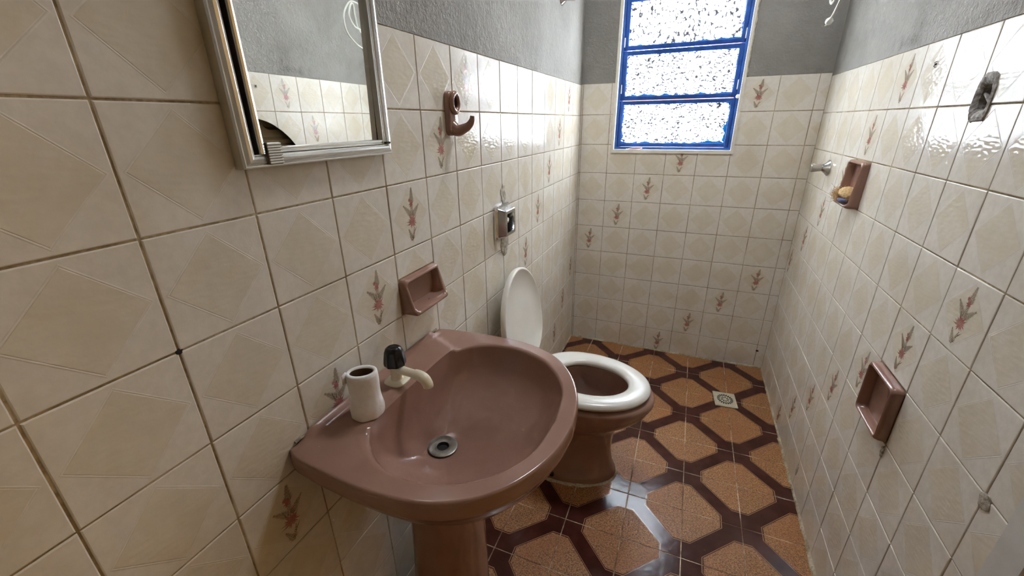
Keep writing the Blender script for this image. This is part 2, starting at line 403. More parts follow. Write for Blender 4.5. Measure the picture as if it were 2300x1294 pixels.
# --- tiles
def poly_tile(poly, thick=0.0065, bev=0.0016):
    """bevelled slab: outline CCW in local xy, face at z=0"""
    n = len(poly)
    def off(d):
        out = []
        for i in range(n):
            p0, p, p1 = Vector(poly[i-1]), Vector(poly[i]), Vector(poly[(i+1) % n])
            e0 = (p-p0).normalized(); e1 = (p1-p).normalized()
            out.append(p + (Vector((-e0.y, e0.x)) + Vector((-e1.y, e1.x)))*d)
        return out
    mb = MB(); rings = []
    for d, z in ((0, -thick), (0, -bev), (bev*0.30, -bev*0.30), (bev, 0)):
        rings.append([(q.x, q.y, z) for q in off(d)])
    mb.loft(rings, 0); return mb
def rect_minus(r, h):
    """rect r=(a0,a1,b0,b1) minus rect h -> outline or None"""
    a0, a1, b0, b1 = r; c0, c1, d0, d1 = h
    c0, c1, d0, d1 = max(a0, c0), min(a1, c1), max(b0, d0), min(b1, d1)
    e = 1e-4
    full = [(a0, b0), (a1, b0), (a1, b1), (a0, b1)]
    if c1-c0 < e or d1-d0 < e: return full
    A = c0 <= a0+e, c1 >= a1-e; B = d0 <= b0+e, d1 >= b1-e
    if all(A) and all(B): return None
    if all(A):
        if B[0]: return [(a0, d1), (a1, d1), (a1, b1), (a0, b1)]
        return [(a0, b0), (a1, b0), (a1, d0), (a0, d0)]
    if all(B):
        if A[0]: return [(c1, b0), (a1, b0), (a1, b1), (c1, b1)]
        return [(a0, b0), (c0, b0), (c0, b1), (a0, b1)]
    if A[0] and B[0]: return [(c1, b0), (a1, b0), (a1, b1), (a0, b1), (a0, d1), (c1, d1)]
    if A[1] and B[0]: return [(a0, b0), (c0, b0), (c0, d1), (a1, d1), (a1, b1), (a0, b1)]
    if A[0] and B[1]: return [(a0, b0), (a1, b0), (a1, b1), (c1, b1), (c1, d0), (a0, d0)]
    if A[1] and B[1]: return [(a0, b0), (a1, b0), (a1, d0), (c0, d0), (c0, b1), (a0, b1)]
    return full

# printed spray of ferns and blooms: thin strokes lying on the glaze (local tile units, metres)
def spray(mb, ymax=1.0):
    rnd = random.Random(3)
    S = P
    z = [0.00010]
    def stroke(p, q, w, m):
        p = Vector(p)*S; q = Vector(q)*S; d = (q-p)
        if max(p.y, q.y) > ymax: return
        if d.length < 1e-6: return
        nrm = Vector((-d.y, d.x)).normalized()*w*S*0.5; z[0] += 0.0000004
        mid = (p+q)/2 + nrm*0.35
        mb.add([(*(p-nrm*0.5), z[0]), (*(mid-nrm), z[0]), (*q, z[0]), (*(mid+nrm), z[0]), (*(p+nrm*0.5), z[0])], [(0, 1, 2, 3, 4)], m)
    def frond(a, b, width, nleaf, m=1, curl=0.0):
        a = Vector(a); b = Vector(b); ax = b-a; nv = Vector((-ax.y, ax.x)).normalized()
        prev = a
        for i in range(1, 7):
            t = i/6; c = a+ax*t + nv*curl*math.sin(PI*t); stroke(prev, c, 0.007, m); prev = c
        for i in range(nleaf):
            t = (i+0.4)/nleaf; c = a+ax*t+nv*curl*math.sin(PI*t); L = width*(1-t*0.8)*(0.85+0.3*rnd.random())
            for sgn in (-1, 1):
                stroke(c, c+nv*sgn*L+ax.normalized()*L*0.75, 0.0100, m)
    def bloom(c, r, n, m=2):
        c = Vector(c)
        for i in range(n):
            a = 2*PI*i/n+rnd.random()*0.3; L = r*(0.75+0.4*rnd.random())
            stroke(c, c+Vector((math.cos(a), math.sin(a)))*L, 0.020, m)
    frond((0.03, 0.16), (0.055, 0.41), 0.075, 15)
    frond((0.0, 0.00), (-0.18, 0.17), 0.062, 13)
    frond((0.03, -0.02), (0.21, 0.14), 0.062, 13)
    frond((0.02, -0.06), (0.03, 0.24), 0.062, 13)
    frond((-0.005, -0.40), (-0.10, -0.20), 0.055, 12)
    frond((-0.005, -0.38), (0.055, -0.20), 0.04, 8)
    for q in (((0.0, -0.12), (-0.14, -0.08)), ((0.0, -0.14), (-0.15, -0.13)), ((0.0, -0.12), (-0.08, 0.13)), ((0.02, -0.3), (0.12, -0.19)), ((0.02, -0.12), (0.13, -0.02))):
        stroke(*q, 0.014, 1)
    bloom((0.01, -0.10), 0.115, 30); bloom((0.015, -0.09), 0.08, 18)
    bloom((0.02, 0.17), 0.055, 14); bloom((-0.01, 0.23), 0.036, 10)

def tile_mesh(name, poly, flower):
    mb = poly_tile(poly)
    if flower: spray(mb, max(p[1] for p in poly)-0.003)
    me = bpy.data.meshes.new(name); me.from_pydata(mb.v, [], mb.f)
    for k in ('tile', 'fern', 'bloom'): me.materials.append(M[k])
    me.polygons.foreach_set('material_index', mb.m); me.update(); return me
G = 0.0013
h2 = P/2-G
FULL = [(-h2, -h2), (h2, -h2), (h2, h2), (-h2, h2)]
ME_PLAIN = tile_mesh('wall_tile', FULL, False); ME_FLOWER = tile_mesh('wall_tile_spray', FULL, True)
def place_tile(parent, center, rect, holes, flower, basis, lim):
    """rect in wall (a,z) coords of the full tile, basis = (axis_u, normal)"""
    a0, a1, b0, b1 = rect
    ca, cb = (a0+a1)/2, (b0+b1)/2
    r = (max(a0+G, lim[0]), min(a1-G, lim[1]), max(b0+G, lim[2]), min(b1-G, lim[3]))
    if r[1]-r[0] < 0.004 or r[3]-r[2] < 0.004: return
    poly = [(r[0], r[2]), (r[1], r[2]), (r[1], r[3]), (r[0], r[3])]
    cut = abs((r[1]-r[0])-(P-2*G)) > 1e-4 or abs((r[3]-r[2])-(P-2*G)) > 1e-4
    for h in holes:
        q = rect_minus(r, h)
        if q is None: return
        if len(q) != 4 or q != [(r[0], r[2]), (r[1], r[2]), (r[1], r[3]), (r[0], r[3])]:
            poly = q; cut = True
    sgn = basis[2]      # +1 when local x runs along +a
    if cut:
        loc = [((a-ca)*sgn, b-cb) for a, b in poly]
        if sgn < 0: loc.reverse()
        xs = [p[0] for p in loc]; ys = [p[1] for p in loc]
        if max(xs)-min(xs) < 0.004 or max(ys)-min(ys) < 0.004: return
        me = tile_mesh('wall_tile_cut', loc, flower and (max(xs)-min(xs)) > 0.1 and (max(ys)-min(ys)) > 0.09)
    else: me = ME_FLOWER if flower else ME_PLAIN
    o = bpy.data.objects.new('wall_tile', me); COL.objects.link(o); o.parent = parent
    rx, ry = random.gauss(0, 0.0016), random.gauss(0, 0.0016)
    o.location = Vector(center(ca, cb)) + Vector(basis[1])*random.uniform(-0.0004, 0.0004)
    U = Vector(basis[0]); N = Vector(basis[1]); V = N.cross(U)
    R = Matrix((U, V, N)).transposed()
    o.rotation_euler = (R @ Matrix.Rotation(rx, 3, 'X') @ Matrix.Rotation(ry, 3, 'Y') @ Matrix.Rotation(random.gauss(0, 0.0012), 3, 'Z')).to_euler()

# left wall: normal +x, local x must satisfy N x U = up(z): U = +y? (x) x (y) = z
for k in range(-1, 18):
    for r in range(10):
        y1 = -(OL+k*P); rect = (y1-P, y1, ZT_L-(r+1)*P, ZT_L-r*P)
        holes = [(CABH[0]-0.016, CABH[1]+0.025, CABH[2]-0.012, 9), DISH_L]
        place_tile(wall_left, lambda a, b: (0, a, b), rect, holes, (k-r) % 7 == 1 and k < 15, ((0, 1, 0), (1, 0, 0), 1), (Y_FRONT, -0.001, 0.003, 9))
# back wall: normal -y, U = +x : (-y) x (x) = z
for k in range(-1, 8):
    for r in range(10):
        x0 = OB+k*P; rect = (x0, x0+P, ZT_B-(r+1)*P, ZT_B-r*P)
        place_tile(wall_back, lambda a, b: (a, 0, b), rect, [(WIN[0]-0.002, WIN[1]+0.002, WIN[2]-0.002, 9)], (k+r) % 7 == 5, ((1, 0, 0), (0, -1, 0), 1), (0.0005, W-0.0005, 0.003, 9))
# right wall: normal -x, U = -y : (-x) x (-y) = z
for n in range(-1, 11):
    for r in range(10):
        y1 = -(OR+n*P); rect = (y1-P, y1, ZT_R-(r+1)*P, ZT_R-r*P)
        hs = [DISH_R, HOLD_R, BOX_R]
        place_tile(wall_right, lambda a, b: (W, a, b), rect, hs, (n-5+r) % 7 == 6, ((0, -1, 0), (-1, 0, 0), -1), (-1.694, -0.001, 0.003, 9))

# floor tiles
FS = 0.1905; FX, FY = 0.7169, 0.7663
def floor_mesh(poly):
    mb = poly_tile(poly, 0.008, 0.0012); me = bpy.data.meshes.new('floor_tile'); me.from_pydata(mb.v, [], mb.f); me.materials.append(M['floor']); me.update(); return me
hf = FS/2-0.0016
ME_F = floor_mesh([(-hf, -hf), (hf, -hf), (hf, hf), (-hf, hf)])
DRAIN_C = (0.895, -0.388)
for i in range(-5, 3):
    for j in range(-5, 11):
        x0, x1 = FX+i*FS, FX+(i+1)*FS; yt = -(FY+j*FS); yb = yt-FS
        lx0, lx1, ly0, ly1 = max(x0+0.0016, 0.001), min(x1-0.0016, W-0.001), max(yb+0.0016, Y_FRONT+0.001), min(yt-0.0016, -0.001)
        if lx1-lx0 < 0.006 or ly1-ly0 < 0.006: continue
        cx, cy = (x0+x1)/2, (yt+yb)/2; even = (i+j) % 2 == 0
        full = abs(lx1-lx0-2*hf) < 1e-4 and abs(ly1-ly0-2*hf) < 1e-4
        if full: me = ME_F
        else:
            pl = [(lx0-cx, ly0-cy), (lx1-cx, ly0-cy), (lx1-cx, ly1-cy), (lx0-cx, ly1-cy)]
            if not even: pl = [(p[1], -p[0]) for p in pl]       # mesh is turned a quarter below
            me = floor_mesh(pl)
        o = bpy.data.objects.new('floor_tile', me); COL.objects.link(o); o.parent = floor
        o.location = (cx, cy, random.uniform(-0.0004, 0.0))
        o.rotation_euler = (random.gauss(0, 0.0012), random.gauss(0, 0.0012), 0 if even else PI/2)

# irregular grout bead along the floor edge
def bead(name, pts, rad, dirn):
    mb = MB(); rings = []
    d = Vector(dirn)
    for k, p in enumerate(pts):
        p = Vector(p); a = rad*(0.75+0.7*mnoise.noise(p*17)+0.4*mnoise.noise(p*60)); b = rad*(0.9+0.7*mnoise.noise(p*23+Vector((5, 1, 2))))
        a = max(a, rad*0.3); b = max(b, rad*0.3)
        rings.append([tuple(p+Vector((0, 0, -0.001))), tuple(p+d*a+Vector((0, 0, -0.001))), tuple(p+d*a*0.8+Vector((0, 0, b*0.5))), tuple(p+d*a*0.3+Vector((0, 0, b))), tuple(p+Vector((0, 0, b*1.1)))])
    mb.loft(rings); return struct(mb.build(name, M['bead'], smooth=60))
N_ = 160
bead('trim_1', [(W, -1.70*i/N_, 0) for i in range(N_+1)], 0.009, (-1, 0, 0))
bead('trim_2', [(W*i/80, 0, 0) for i in range(81)], 0.008, (0, -1, 0))
bead('trim_3', [(0, -1.0*i/90, 0) for i in range(91)], 0.007, (1, 0, 0))

# door frame on the right wall (only its far edge enters the picture) and the passage behind it
mb = MB()
mb.box((W-0.012, -1.755, 0.0), (W+0.152, -1.697, 2.14), bev=0.003)
door = struct(mb.build('door_1', M['door_paint']), 'pale painted door frame at the right edge')
mb = MB(); mb.box((W-0.012, -2.56, 0.0), (W+0.152, -2.50, 2.14), bev=0.003); mb.build('door_jamb', M['door_paint'], door)
mb = MB(); mb.box((W-0.012, -2.50, 2.08), (W+0.152, -1.755, 2.14), bev=0.003); mb.build('door_head', M['door_paint'], door)
def plain(name, lo, hi, mat): mb = MB(); mb.box(lo, hi); return struct(mb.build(name, M[mat]))
plain('floor_passage', (W+0.15, -3.0, -0.12), (3.1, -0.8, -0.0), 'ground')
plain('ceiling_passage', (W+0.10, -3.0, CEIL), (3.1, -0.8, CEIL+0.1), 'ceiling')
plain('wall_passage', (2.9, -3.0, -0.1), (3.1, -0.8, CEIL+0.05), 'ceiling')
plain('wall_passage_end', (W+0.02, -3.0, -0.1), (3.1, -2.75, CEIL+0.1), 'ceiling')
plain('wall_passage_far', (W+0.10, -0.9, -0.1), (3.1, -0.8, CEIL+0.05), 'ceiling')

# outside: neighbouring rendered walls under an overcast sky
mb = MB(); mb.box((-0.4, 3.0, -0.5), (0.64, 3.2, 1.57)); mb.box((-0.4, 2.4, 1.55), (0.64, 3.2, 1.60)); tag(mb.build('boundary_wall', M['salmon']), 'low salmon boundary wall outside the window', 'wall')  # second box: unseen overhang added to shade the wall face below
mb = MB(); mb.box((0.64, 3.0, -0.5), (1.15, 3.2, 2.25)); tag(mb.build('neighbour_house', M['salmon']), 'taller salmon house wall outside, seen at right of the window gap', 'building')
mb = MB(); mb.box((-6, 0.16, -0.6), (7, 3.0, -0.5)); struct(mb.build('ground_outside', M['ground']))

# added fill lamp: unseen round fitting that lifts the overall room light
def added_fill_lamp():
    c = Vector((0.54, -0.92, CEIL)); root = thing('added_fill_lamp', 'added fill lamp in a round white housing on the ceiling, out of view', 'lamp', c)
    m = MB(); m.lathe(c, (0, 0, -1), [(0, 0.20), (0.02, 0.20), (0.03, 0.19), (0.032, 0.12)], 40, cap1=False); m.build('housing', M['white_plastic'], root, smooth=40)
    d = bpy.data.lights.new('fill_disc', 'AREA'); d.shape = 'DISK'; d.size = 0.36; d.energy = 6.2; d.color = (0.93, 0.97, 1.03)
    o = bpy.data.objects.new('fill_disc', d); COL.objects.link(o); o.parent = root; o.location = (0, 0, -0.036)
added_fill_lamp()

# ------------------------------------------------------------------ window
def window():
    x0, x1, z0, z1 = WIN
    fr = MB()       # steel outer frame
    fx0, fx1, fz0, fz1 = x0+0.010, x1-0.010, z0+0.012, z1-0.01
    b = 0.012
    ya, yb = 0.004, 0.034
    fr.box((fx0, ya, fz0), (fx0+b, yb, fz1)); fr.box((fx1-b, ya, fz0), (fx1, yb, fz1))
    fr.box((fx0+b, ya, fz0), (fx1-b, yb, fz0+b)); fr.box((fx0+b, ya, fz1-b), (fx1-b, yb, fz1))
    fr.box((fx0, yb, fz0), (fx0+0.022, 0.037, fz1)); fr.box((fx1-0.022, yb, fz0), (fx1, 0.037, fz1))
    root = struct(fr.build('window_1', M['blue']), 'blue-painted steel awning window with three obscured panes')
    tr = MB()       # cream surround
    wob = lambda: random.uniform(-0.001, 0.001)
    tr.box((x0-0.004, -0.004, z0-0.004), (x0+0.010, 0.15, z1)); tr.box((x1-0.010, -0.004, z0-0.004), (x1+0.004, 0.15, z1))
    tr.box((x0-0.0045, -0.006, z0-0.0045), (x1+0.0045, 0.1495, z0+0.012)); tr.box((x0-0.0045, -0.0045, z1-0.01), (x1+0.0045, 0.1495, z1+0.0045))
    tr.build('surround', M['white_trim'], root)
    # crumbling plaster along the right edge
    rp = MB(); rings = []
    for k in range(60):
        z = 1.495+k*(z1-1.495)/59; q = Vector((0, 0, z)); a = 0.010+0.010*abs(mnoise.noise(q*40))+0.004*mnoise.noise(q*110)
        rings.append([(x1+0.002, 0.002, z), (x1+0.002, -0.006-0.003*mnoise.noise(q*70), z), (x1+a*0.6, -0.006, z), (x1+a, 0.002, z)])
    rp.loft(rings); rp.build('crumbled_plaster', M['repair'], root, smooth=50)
    def sash(za, zb, tilt, glass, smear):
        s = 0.0205 if tilt else 0.0190
        sx0, sx1 = fx0+b+0.0003, fx1-b-0.0003
        zc = (za+zb)/2; yc = 0.020
        R = Matrix.Rotation(tilt, 3, 'X'); c = Vector((0, yc, zc))
        def T(mb): mb.v = [tuple(R @ (Vector(p)-c)+c) for p in mb.v]; return mb
        m = MB(); y0, y1 = 0.010, 0.028
        m.box((sx0, y0, za), (sx0+s, y1, zb), bev=0.002); m.box((sx1-s, y0, za), (sx1, y1, zb), bev=0.002)
        m.box((sx0+s-0.002, y0+0.0004, za+0.0004), (sx1-s+0.002, y1-0.0004, za+s), bev=0.002); m.box((sx0+s-0.002, y0+0.0004, zb-s), (sx1-s+0.002, y1-0.0004, zb-0.0004), bev=0.002)
        so = T(m).build('sash', M['blue'], root)
        g = MB(); g.box((sx0+s-0.004, 0.0170, za+s-0.004), (sx1-s+0.004, 0.0205, zb-s+0.004)); T(g).build('pane', M[glass], so)
        # paint smeared from the frame onto the glass
        sm = MB(); y = 0.0166
        def ragged(pa, pb, n, wdt, nv, seed):
            pa, pb, nv = Vector(pa), Vector(pb), Vector(nv); vs = []
            for i in range(n+1):
                p = pa.lerp(pb, i/n); q = p*30+Vector((seed, 0, 0)); ww = max(0.0006, wdt*(0.55+1.1*mnoise.noise(q)+0.5*mnoise.noise(q*4)))
                vs += [tuple(p), tuple(p+nv*ww)]
            sm.add(vs, [(2*i, 2*i+2, 2*i+3, 2*i+1) for i in range(n)])
        gx0, gx1, gz0, gz1 = sx0+s-0.001, sx1-s+0.001, za+s-0.001, zb-s+0.001
        ragged((gx0, y, gz0), (gx1, y, gz0), 90, smear[0], (0, 0, 1), 1.0+za)
        ragged((gx0, y, gz0), (gx0, y, gz1), 40, smear[1], (1, 0, 0), 2.0+za)
        ragged((gx1, y, gz0), (gx1, y, gz1), 40, smear[2], (-1, 0, 0), 3.0+za)
        T(sm).build('paint_smear', M['bluelit'], so, recalc=False)
        return so
    sash(fz0+b+0.0005, 1.4045, 0, 'glass_fine', (0.010, 0.006, 0.016))
    sash(1.4065, 1.6335, math.radians(2.5), 'glass_fine', (0.009, 0.006, 0.003))
    sash(1.6358, fz1-b-0.002, math.radians(2.5), 'glass_coarse', (0.006, 0.002, 0.004))
    for zz in (1.47, 1.68):      # white-painted stay arms on both jambs
        for xx in (fx0+b+0.0005, fx1-b-0.0045):
            m = MB(); m.box((xx, 0.003, zz-0.03), (xx+0.004, 0.010, zz+0.012), bev=0.001); m.build('stay_arm', M['white_trim'], root)
    m = MB(); m.lathe((fx1-0.006, -0.002, 1.410), (0, 1, 0), [(0, 0.006), (0.004, 0.009), (0.012, 0.009)], 14); m.build('pivot_cap', M['white_trim'], root, smooth=40)
    # the steel frame sits 2 cm back inside its surround
    root.location.y += 0.02
    for ch in root.children:
        if ch.name.startswith(('surround', 'crumbled_plaster')): ch.location.y -= 0.02
    return root
window()

# ------------------------------------------------------------------ wash basin
SCX, SCY = 0.235, -1.771
def outline_ray(half, cx):
    """half outline [(x, h)] front tip last -> function angle -> radius from (cx, 0)"""
    pts = catmull([(x, h, 0) for x, h in half], 10)
    full = [(p.x, p.y) for p in pts] + [(p.x, -p.y) for p in reversed(pts[:-1])]
    def rad(t):
        dx, dy = math.cos(t), math.sin(t); best = None
        for i in range(len(full)):
            ax, ay = full[i][0]-cx, full[i][1]; bx, by = full[(i+1) % len(full)][0]-cx, full[(i+1) % len(full)][1]
            den = dx*(by-ay)-dy*(bx-ax)
            if abs(den) < 1e-12: continue
            s = (ax*(by-ay)-ay*(bx-ax))/den; u = (ax*dy-ay*dx)/den
            if s > 0 and -1e-9 <= u <= 1+1e-9 and (best is None or s > best): best = s
        return best
    return rad
OUT = [(0.001, 0.0), (0.001, 0.10), (0.001, 0.20), (0.002, 0.238), (0.012, 0.252), (0.05, 0.259), (0.10, 0.263), (0.15, 0.266), (0.20, 0.265), (0.25, 0.260), (0.30, 0.246), (0.345, 0.220), (0.385, 0.180), (0.415, 0.130), (0.436, 0.070), (0.4435, 0.0)]
INN = [(0.092, 0.0), (0.092, 0.08), (0.096, 0.140), (0.106, 0.163), (0.128, 0.188), (0.165, 0.212), (0.21, 0.222), (0.255, 0.219), (0.30, 0.204), (0.34, 0.178), (0.375, 0.137), (0.399, 0.083), (0.409, 0.0)]
def basin():
    root = thing('wash_basin', 'dusty pink ceramic pedestal wash basin against the left wall', 'sink', (0, SCY, 0))
    ro = outline_ray(OUT, SCX); ri = outline_ray(INN, SCX)
    N = 192; A = [2*PI*i/N for i in range(N)]
    RO = [ro(t) for t in A]; RI = [ri(t) for t in A]
    DX, DY = 0.159, -0.014         # drain offset (x, h)
    def pt(x, h, z): return (x, SCY+h, z)
    def outer(s, z):
        out = []
        for t, r in zip(A, RO):
            x, h = SCX+math.cos(t)*r*s, math.sin(t)*r*s
            if math.cos(t)*r+SCX < 0.012: x = 0.001
            out.append(pt(x, h, z))
        return out
    def deckz(x, h):
        hb = 0.207-0.50*x
        up = 0.0065*(1-sstep(hb-0.004, hb+0.006, abs(h)))*(1-sstep(0.10, 0.13, x))
        lip = 0.007*(1-sstep(0.008, 0.022, x))*(1-sstep(0.20, 0.235, abs(h)))
        return up+lip
    rings = [outer(0.40, 0.585), outer(0.46, 0.60), outer(0.60, 0.630), outer(0.78, 0.672), outer(0.915, 0.714), outer(0.965, 0.735), outer(0.975, 0.744), outer(0.990, 0.7465), outer(0.999, 0.752), outer(1.0, 0.760), outer(1.0, 0.774), outer(0.997, 0.7805), outer(0.991, 0.7840)]
    for k in range(0, 15):
        u = k/14; ring = []
        for t, a, b in zip(A, RO, RI):
            r = a*0.982*(1-u)+b*u; x, h = SCX+math.cos(t)*r, math.sin(t)*r
            if u == 0 and math.cos(t)*a+SCX < 0.012: x = 0.004
            e = 0.0020*sstep(0.88, 1.0, u)
            ring.append(pt(x, h, 0.785+deckz(x, h)-e))
        rings.append(ring)
    prof = [(0.992, 0.779), (0.984, 0.773), (0.968, 0.763), (0.945, 0.750), (0.915, 0.734), (0.87, 0.716), (0.80, 0.701), (0.70, 0.688), (0.58, 0.676), (0.45, 0.666), (0.33, 0.658), (0.22, 0.6495), (0.16, 0.6465), (0.13, 0.6460)]
    for s, z in prof:
        ring = []
        f = (1-s)
        for t, b in zip(A, RI):
            x, h = SCX+math.cos(t)*b, math.sin(t)*b
            vx, vh = x-DX, h-DY; dist = math.hypot(vx, vh); g_ = (s-0.13)/0.87; rc = 0.034
            q_ = (rc+(dist-rc)*g_)/dist; x2 = DX+vx*q_; h2_ = DY+vh*q_
            zz = z+deckz(x, h)*max(0, 1-f*14)
            ring.append(pt(x2, h2_, zz))
        rings.append(ring)
    rr = 0.020
    for dz in (0.0, -0.02):
        rings.append([pt(DX+(SCX+math.cos(t)*b-DX)/math.hypot(SCX+math.cos(t)*b-DX, math.sin(t)*b-DY)*rr, DY+(math.sin(t)*b-DY)/math.hypot(SCX+math.cos(t)*b-DX, math.sin(t)*b-DY)*rr, 0.643+dz) for t, b in zip(A, RI)])
    mb = MB(); mb.loft(rings, 0, True, True)
    mb.build('basin', M['ceramic'], root, smooth=70)
    # drain strainer
    m = MB(); m.lathe(pt(DX, DY, 0.6475), (0, 0, 1), [(-0.012, 0.021), (0.0, 0.0325), (0.0025, 0.0325), (0.0036, 0.030), (0.0022, 0.0135), (-0.008, 0.0125)], 32, cap0=False, cap1=False)
    dr = m.build('drain_ring', M['dull_metal'], root, smooth=45)
    m = MB(); m.lathe(pt(DX, DY, 0.6435), (0, 0, 1), [(-0.003, 0.012), (0, 0.0118)], 20); m.build('drain_hole_shade', M['dark'], dr)  # dark disc colours the shade down the waste hole
    # pedestal
    m = MB(); rings = []
    for z, rx, ry, xc in ((0.0, 0.125, 0.120, 0.135), (0.03, 0.125, 0.118, 0.135), (0.06, 0.108, 0.104, 0.137), (0.16, 0.094, 0.094, 0.14), (0.32, 0.087, 0.086, 0.145), (0.45, 0.085, 0.083, 0.147), (0.55, 0.089, 0.086, 0.15), (0.62, 0.10, 0.10, 0.155), (0.64, 0.10, 0.10, 0.155)):
        ring = []
        for k in range(48):
            t = 2*PI*k/48; c, s_ = math.cos(t), math.sin(t)
            ring.append(pt(xc+rx*math.copysign(abs(c)**0.8, c), ry*math.copysign(abs(s_)**0.9, s_), z))
        rings.append(ring)
    m.loft(rings); m.build('pedestal', M['ceramic'], root, smooth=60)
    # dark sealant line between basin and tiles
    m = MB(); m.tube([(0.002, SCY-0.232+0.464*i/40, 0.790+0.0015*mnoise.noise(Vector((i*0.7, 0, 0)))) for i in range(41)], lambda t: 0.0028+0.0014*mnoise.noise(Vector((t*30, 1, 0))), 6); m.build('sealant', M['silicone'], root, smooth=60)
    return root
basin()

def tap():
    B = Vector((0.055, -1.781, 0.7905))
    root = thing('pillar_tap', 'cream plastic tap with black knob on the pink basin', 'faucet', B)
    m = MB(); rings = []      # squarish flange
    for dz, s in ((0, 0.024), (0.004, 0.0245), (0.006, 0.022), (0.008, 0.016)):
        ring = []
        for k in range(32):
            t = 2*PI*k/32; c, q = math.cos(t), math.sin(t); e = 0.6
            ring.append((B.x+s*math.copysign(abs(c)**e, c), B.y+s*math.copysign(abs(q)**e, q), B.z+dz))
        rings.append(ring)
    m.loft(rings); m.build('flange', M['cream_plastic'], root, smooth=50)
    m = MB(); m.lathe(B, (0, 0, 1), [(0.004, 0.0145), (0.012, 0.0125), (0.030, 0.0125), (0.046, 0.0130), (0.052, 0.011)], 24); m.build('body', M['cream_plastic'], root, smooth=50)
    d = Vector((0.98, -0.17, 0)).normalized(); c0 = B+Vector((0, 0, 0.033))
    path = [c0+d*0.004, c0+d*0.03+Vector((0, 0, 0.0015)), c0+d*0.058+Vector((0, 0, 0.004))]
    m = MB(); m.tube(catmull(path, 6), lambda t: 0.0098-0.001*t, 18); m.build('spout', M['cream_plastic'], root, smooth=50)
    path = [c0+d*0.058+Vector((0, 0, 0.004)), c0+d*0.070+Vector((0, 0, 0.0048)), c0+d*0.083+Vector((0, 0, 0.0015)), c0+d*0.0905+Vector((0, 0, -0.007)), c0+d*0.092+Vector((0, 0, -0.0145))]
    m = MB(); m.tube(catmull(path, 6), lambda t: 0.0105+0.0008*math.sin(PI*t), 18); m.build('spout_elbow', M['cream_plastic'], root, smooth=50)
    m = MB(); m.lathe(B, (0, 0, 1), [(0.044, 0.013), (0.044, 0.0224), (0.049, 0.0228), (0.061, 0.0213), (0.074, 0.0195), (0.081, 0.0168), (0.0845, 0.012), (0.0836, 0.009), (0.0842, 0.005), (0.0845, 0.001)], 64, mod=lambda t, h: 1+0.045*math.cos(8*t)*(1-sstep(0.064, 0.083, h))); m.build('knob', M['black_plastic'], root, smooth=45)
    return root
tap()

def paper_roll():
    B = Vector((0.0660, -1.888, 0.7915))
    root = thing('toilet_paper_roll', 'nearly used-up white toilet paper roll standing on the basin edge', 'toilet paper', B)
    def ring(r, z, sq=0.0, wr=0.0):
        out = []
        for k in range(56):
            t = 2*PI*k/56; q = 1+wr*mnoise.noise(Vector((math.cos(t)*2.2, math.sin(t)*2.2, z*45)))
            x, y = r*q*math.cos(t), r*q*math.sin(t)*(1-sq)
            a = math.radians(35); out.append((B.x+x*math.cos(a)-y*math.sin(a), B.y+x*math.sin(a)+y*math.cos(a), B.z+z))
        return out
    H = 0.090
    m = MB(); rings = []
    for i in range(15):
        u = i/14; r = 0.0312-0.0040*u+0.0012*math.sin(u*9); rings.append(ring(r, u*H+(0.0 if i else 0.0005), 0.14*u, 0.022+0.03*(1-u)))
    rings += [ring(0.0262, H+0.0015, 0.18, 0.04), ring(0.0222, H+0.0005, 0.30, 0.02), ring(0.0215, H-0.003, 0.33), ring(0.0215, 0.012, 0.33)]
    m.loft(rings, cap1=False); m.build('paper', M['paper'], root, smooth=80)
    m = MB(); m.loft([ring(0.0214, H-0.001, 0.34), ring(0.0202, H-0.001, 0.36), ring(0.0202, 0.010, 0.36)], cap0=False, cap1=True); m.build('cardboard_tube', M['card'], root, smooth=80, recalc=False)
    m = MB(); vs = []; n = 10     # loose flap of the last sheet
    for i in range(n+1):
        u = i/n; t = math.radians(215+22*u); r = 0.0272+0.009*u*u
        p = Vector((B.x+r*math.cos(t), B.y+r*math.sin(t), B.z+H))
        vs += [tuple(p+Vector((0, 0, -0.020+0.006*u))), tuple(p+Vector((0, 0, 0.002+0.004*math.sin(u*3))))]
    m.add(vs, [(2*i, 2*i+2, 2*i+3, 2*i+1) for i in range(n)])
    o = m.build('loose_flap', M['paper'], root, smooth=80, recalc=False)
    md = o.modifiers.new('thick', 'SOLIDIFY'); md.thickness = 0.0006
    return root
paper_roll()

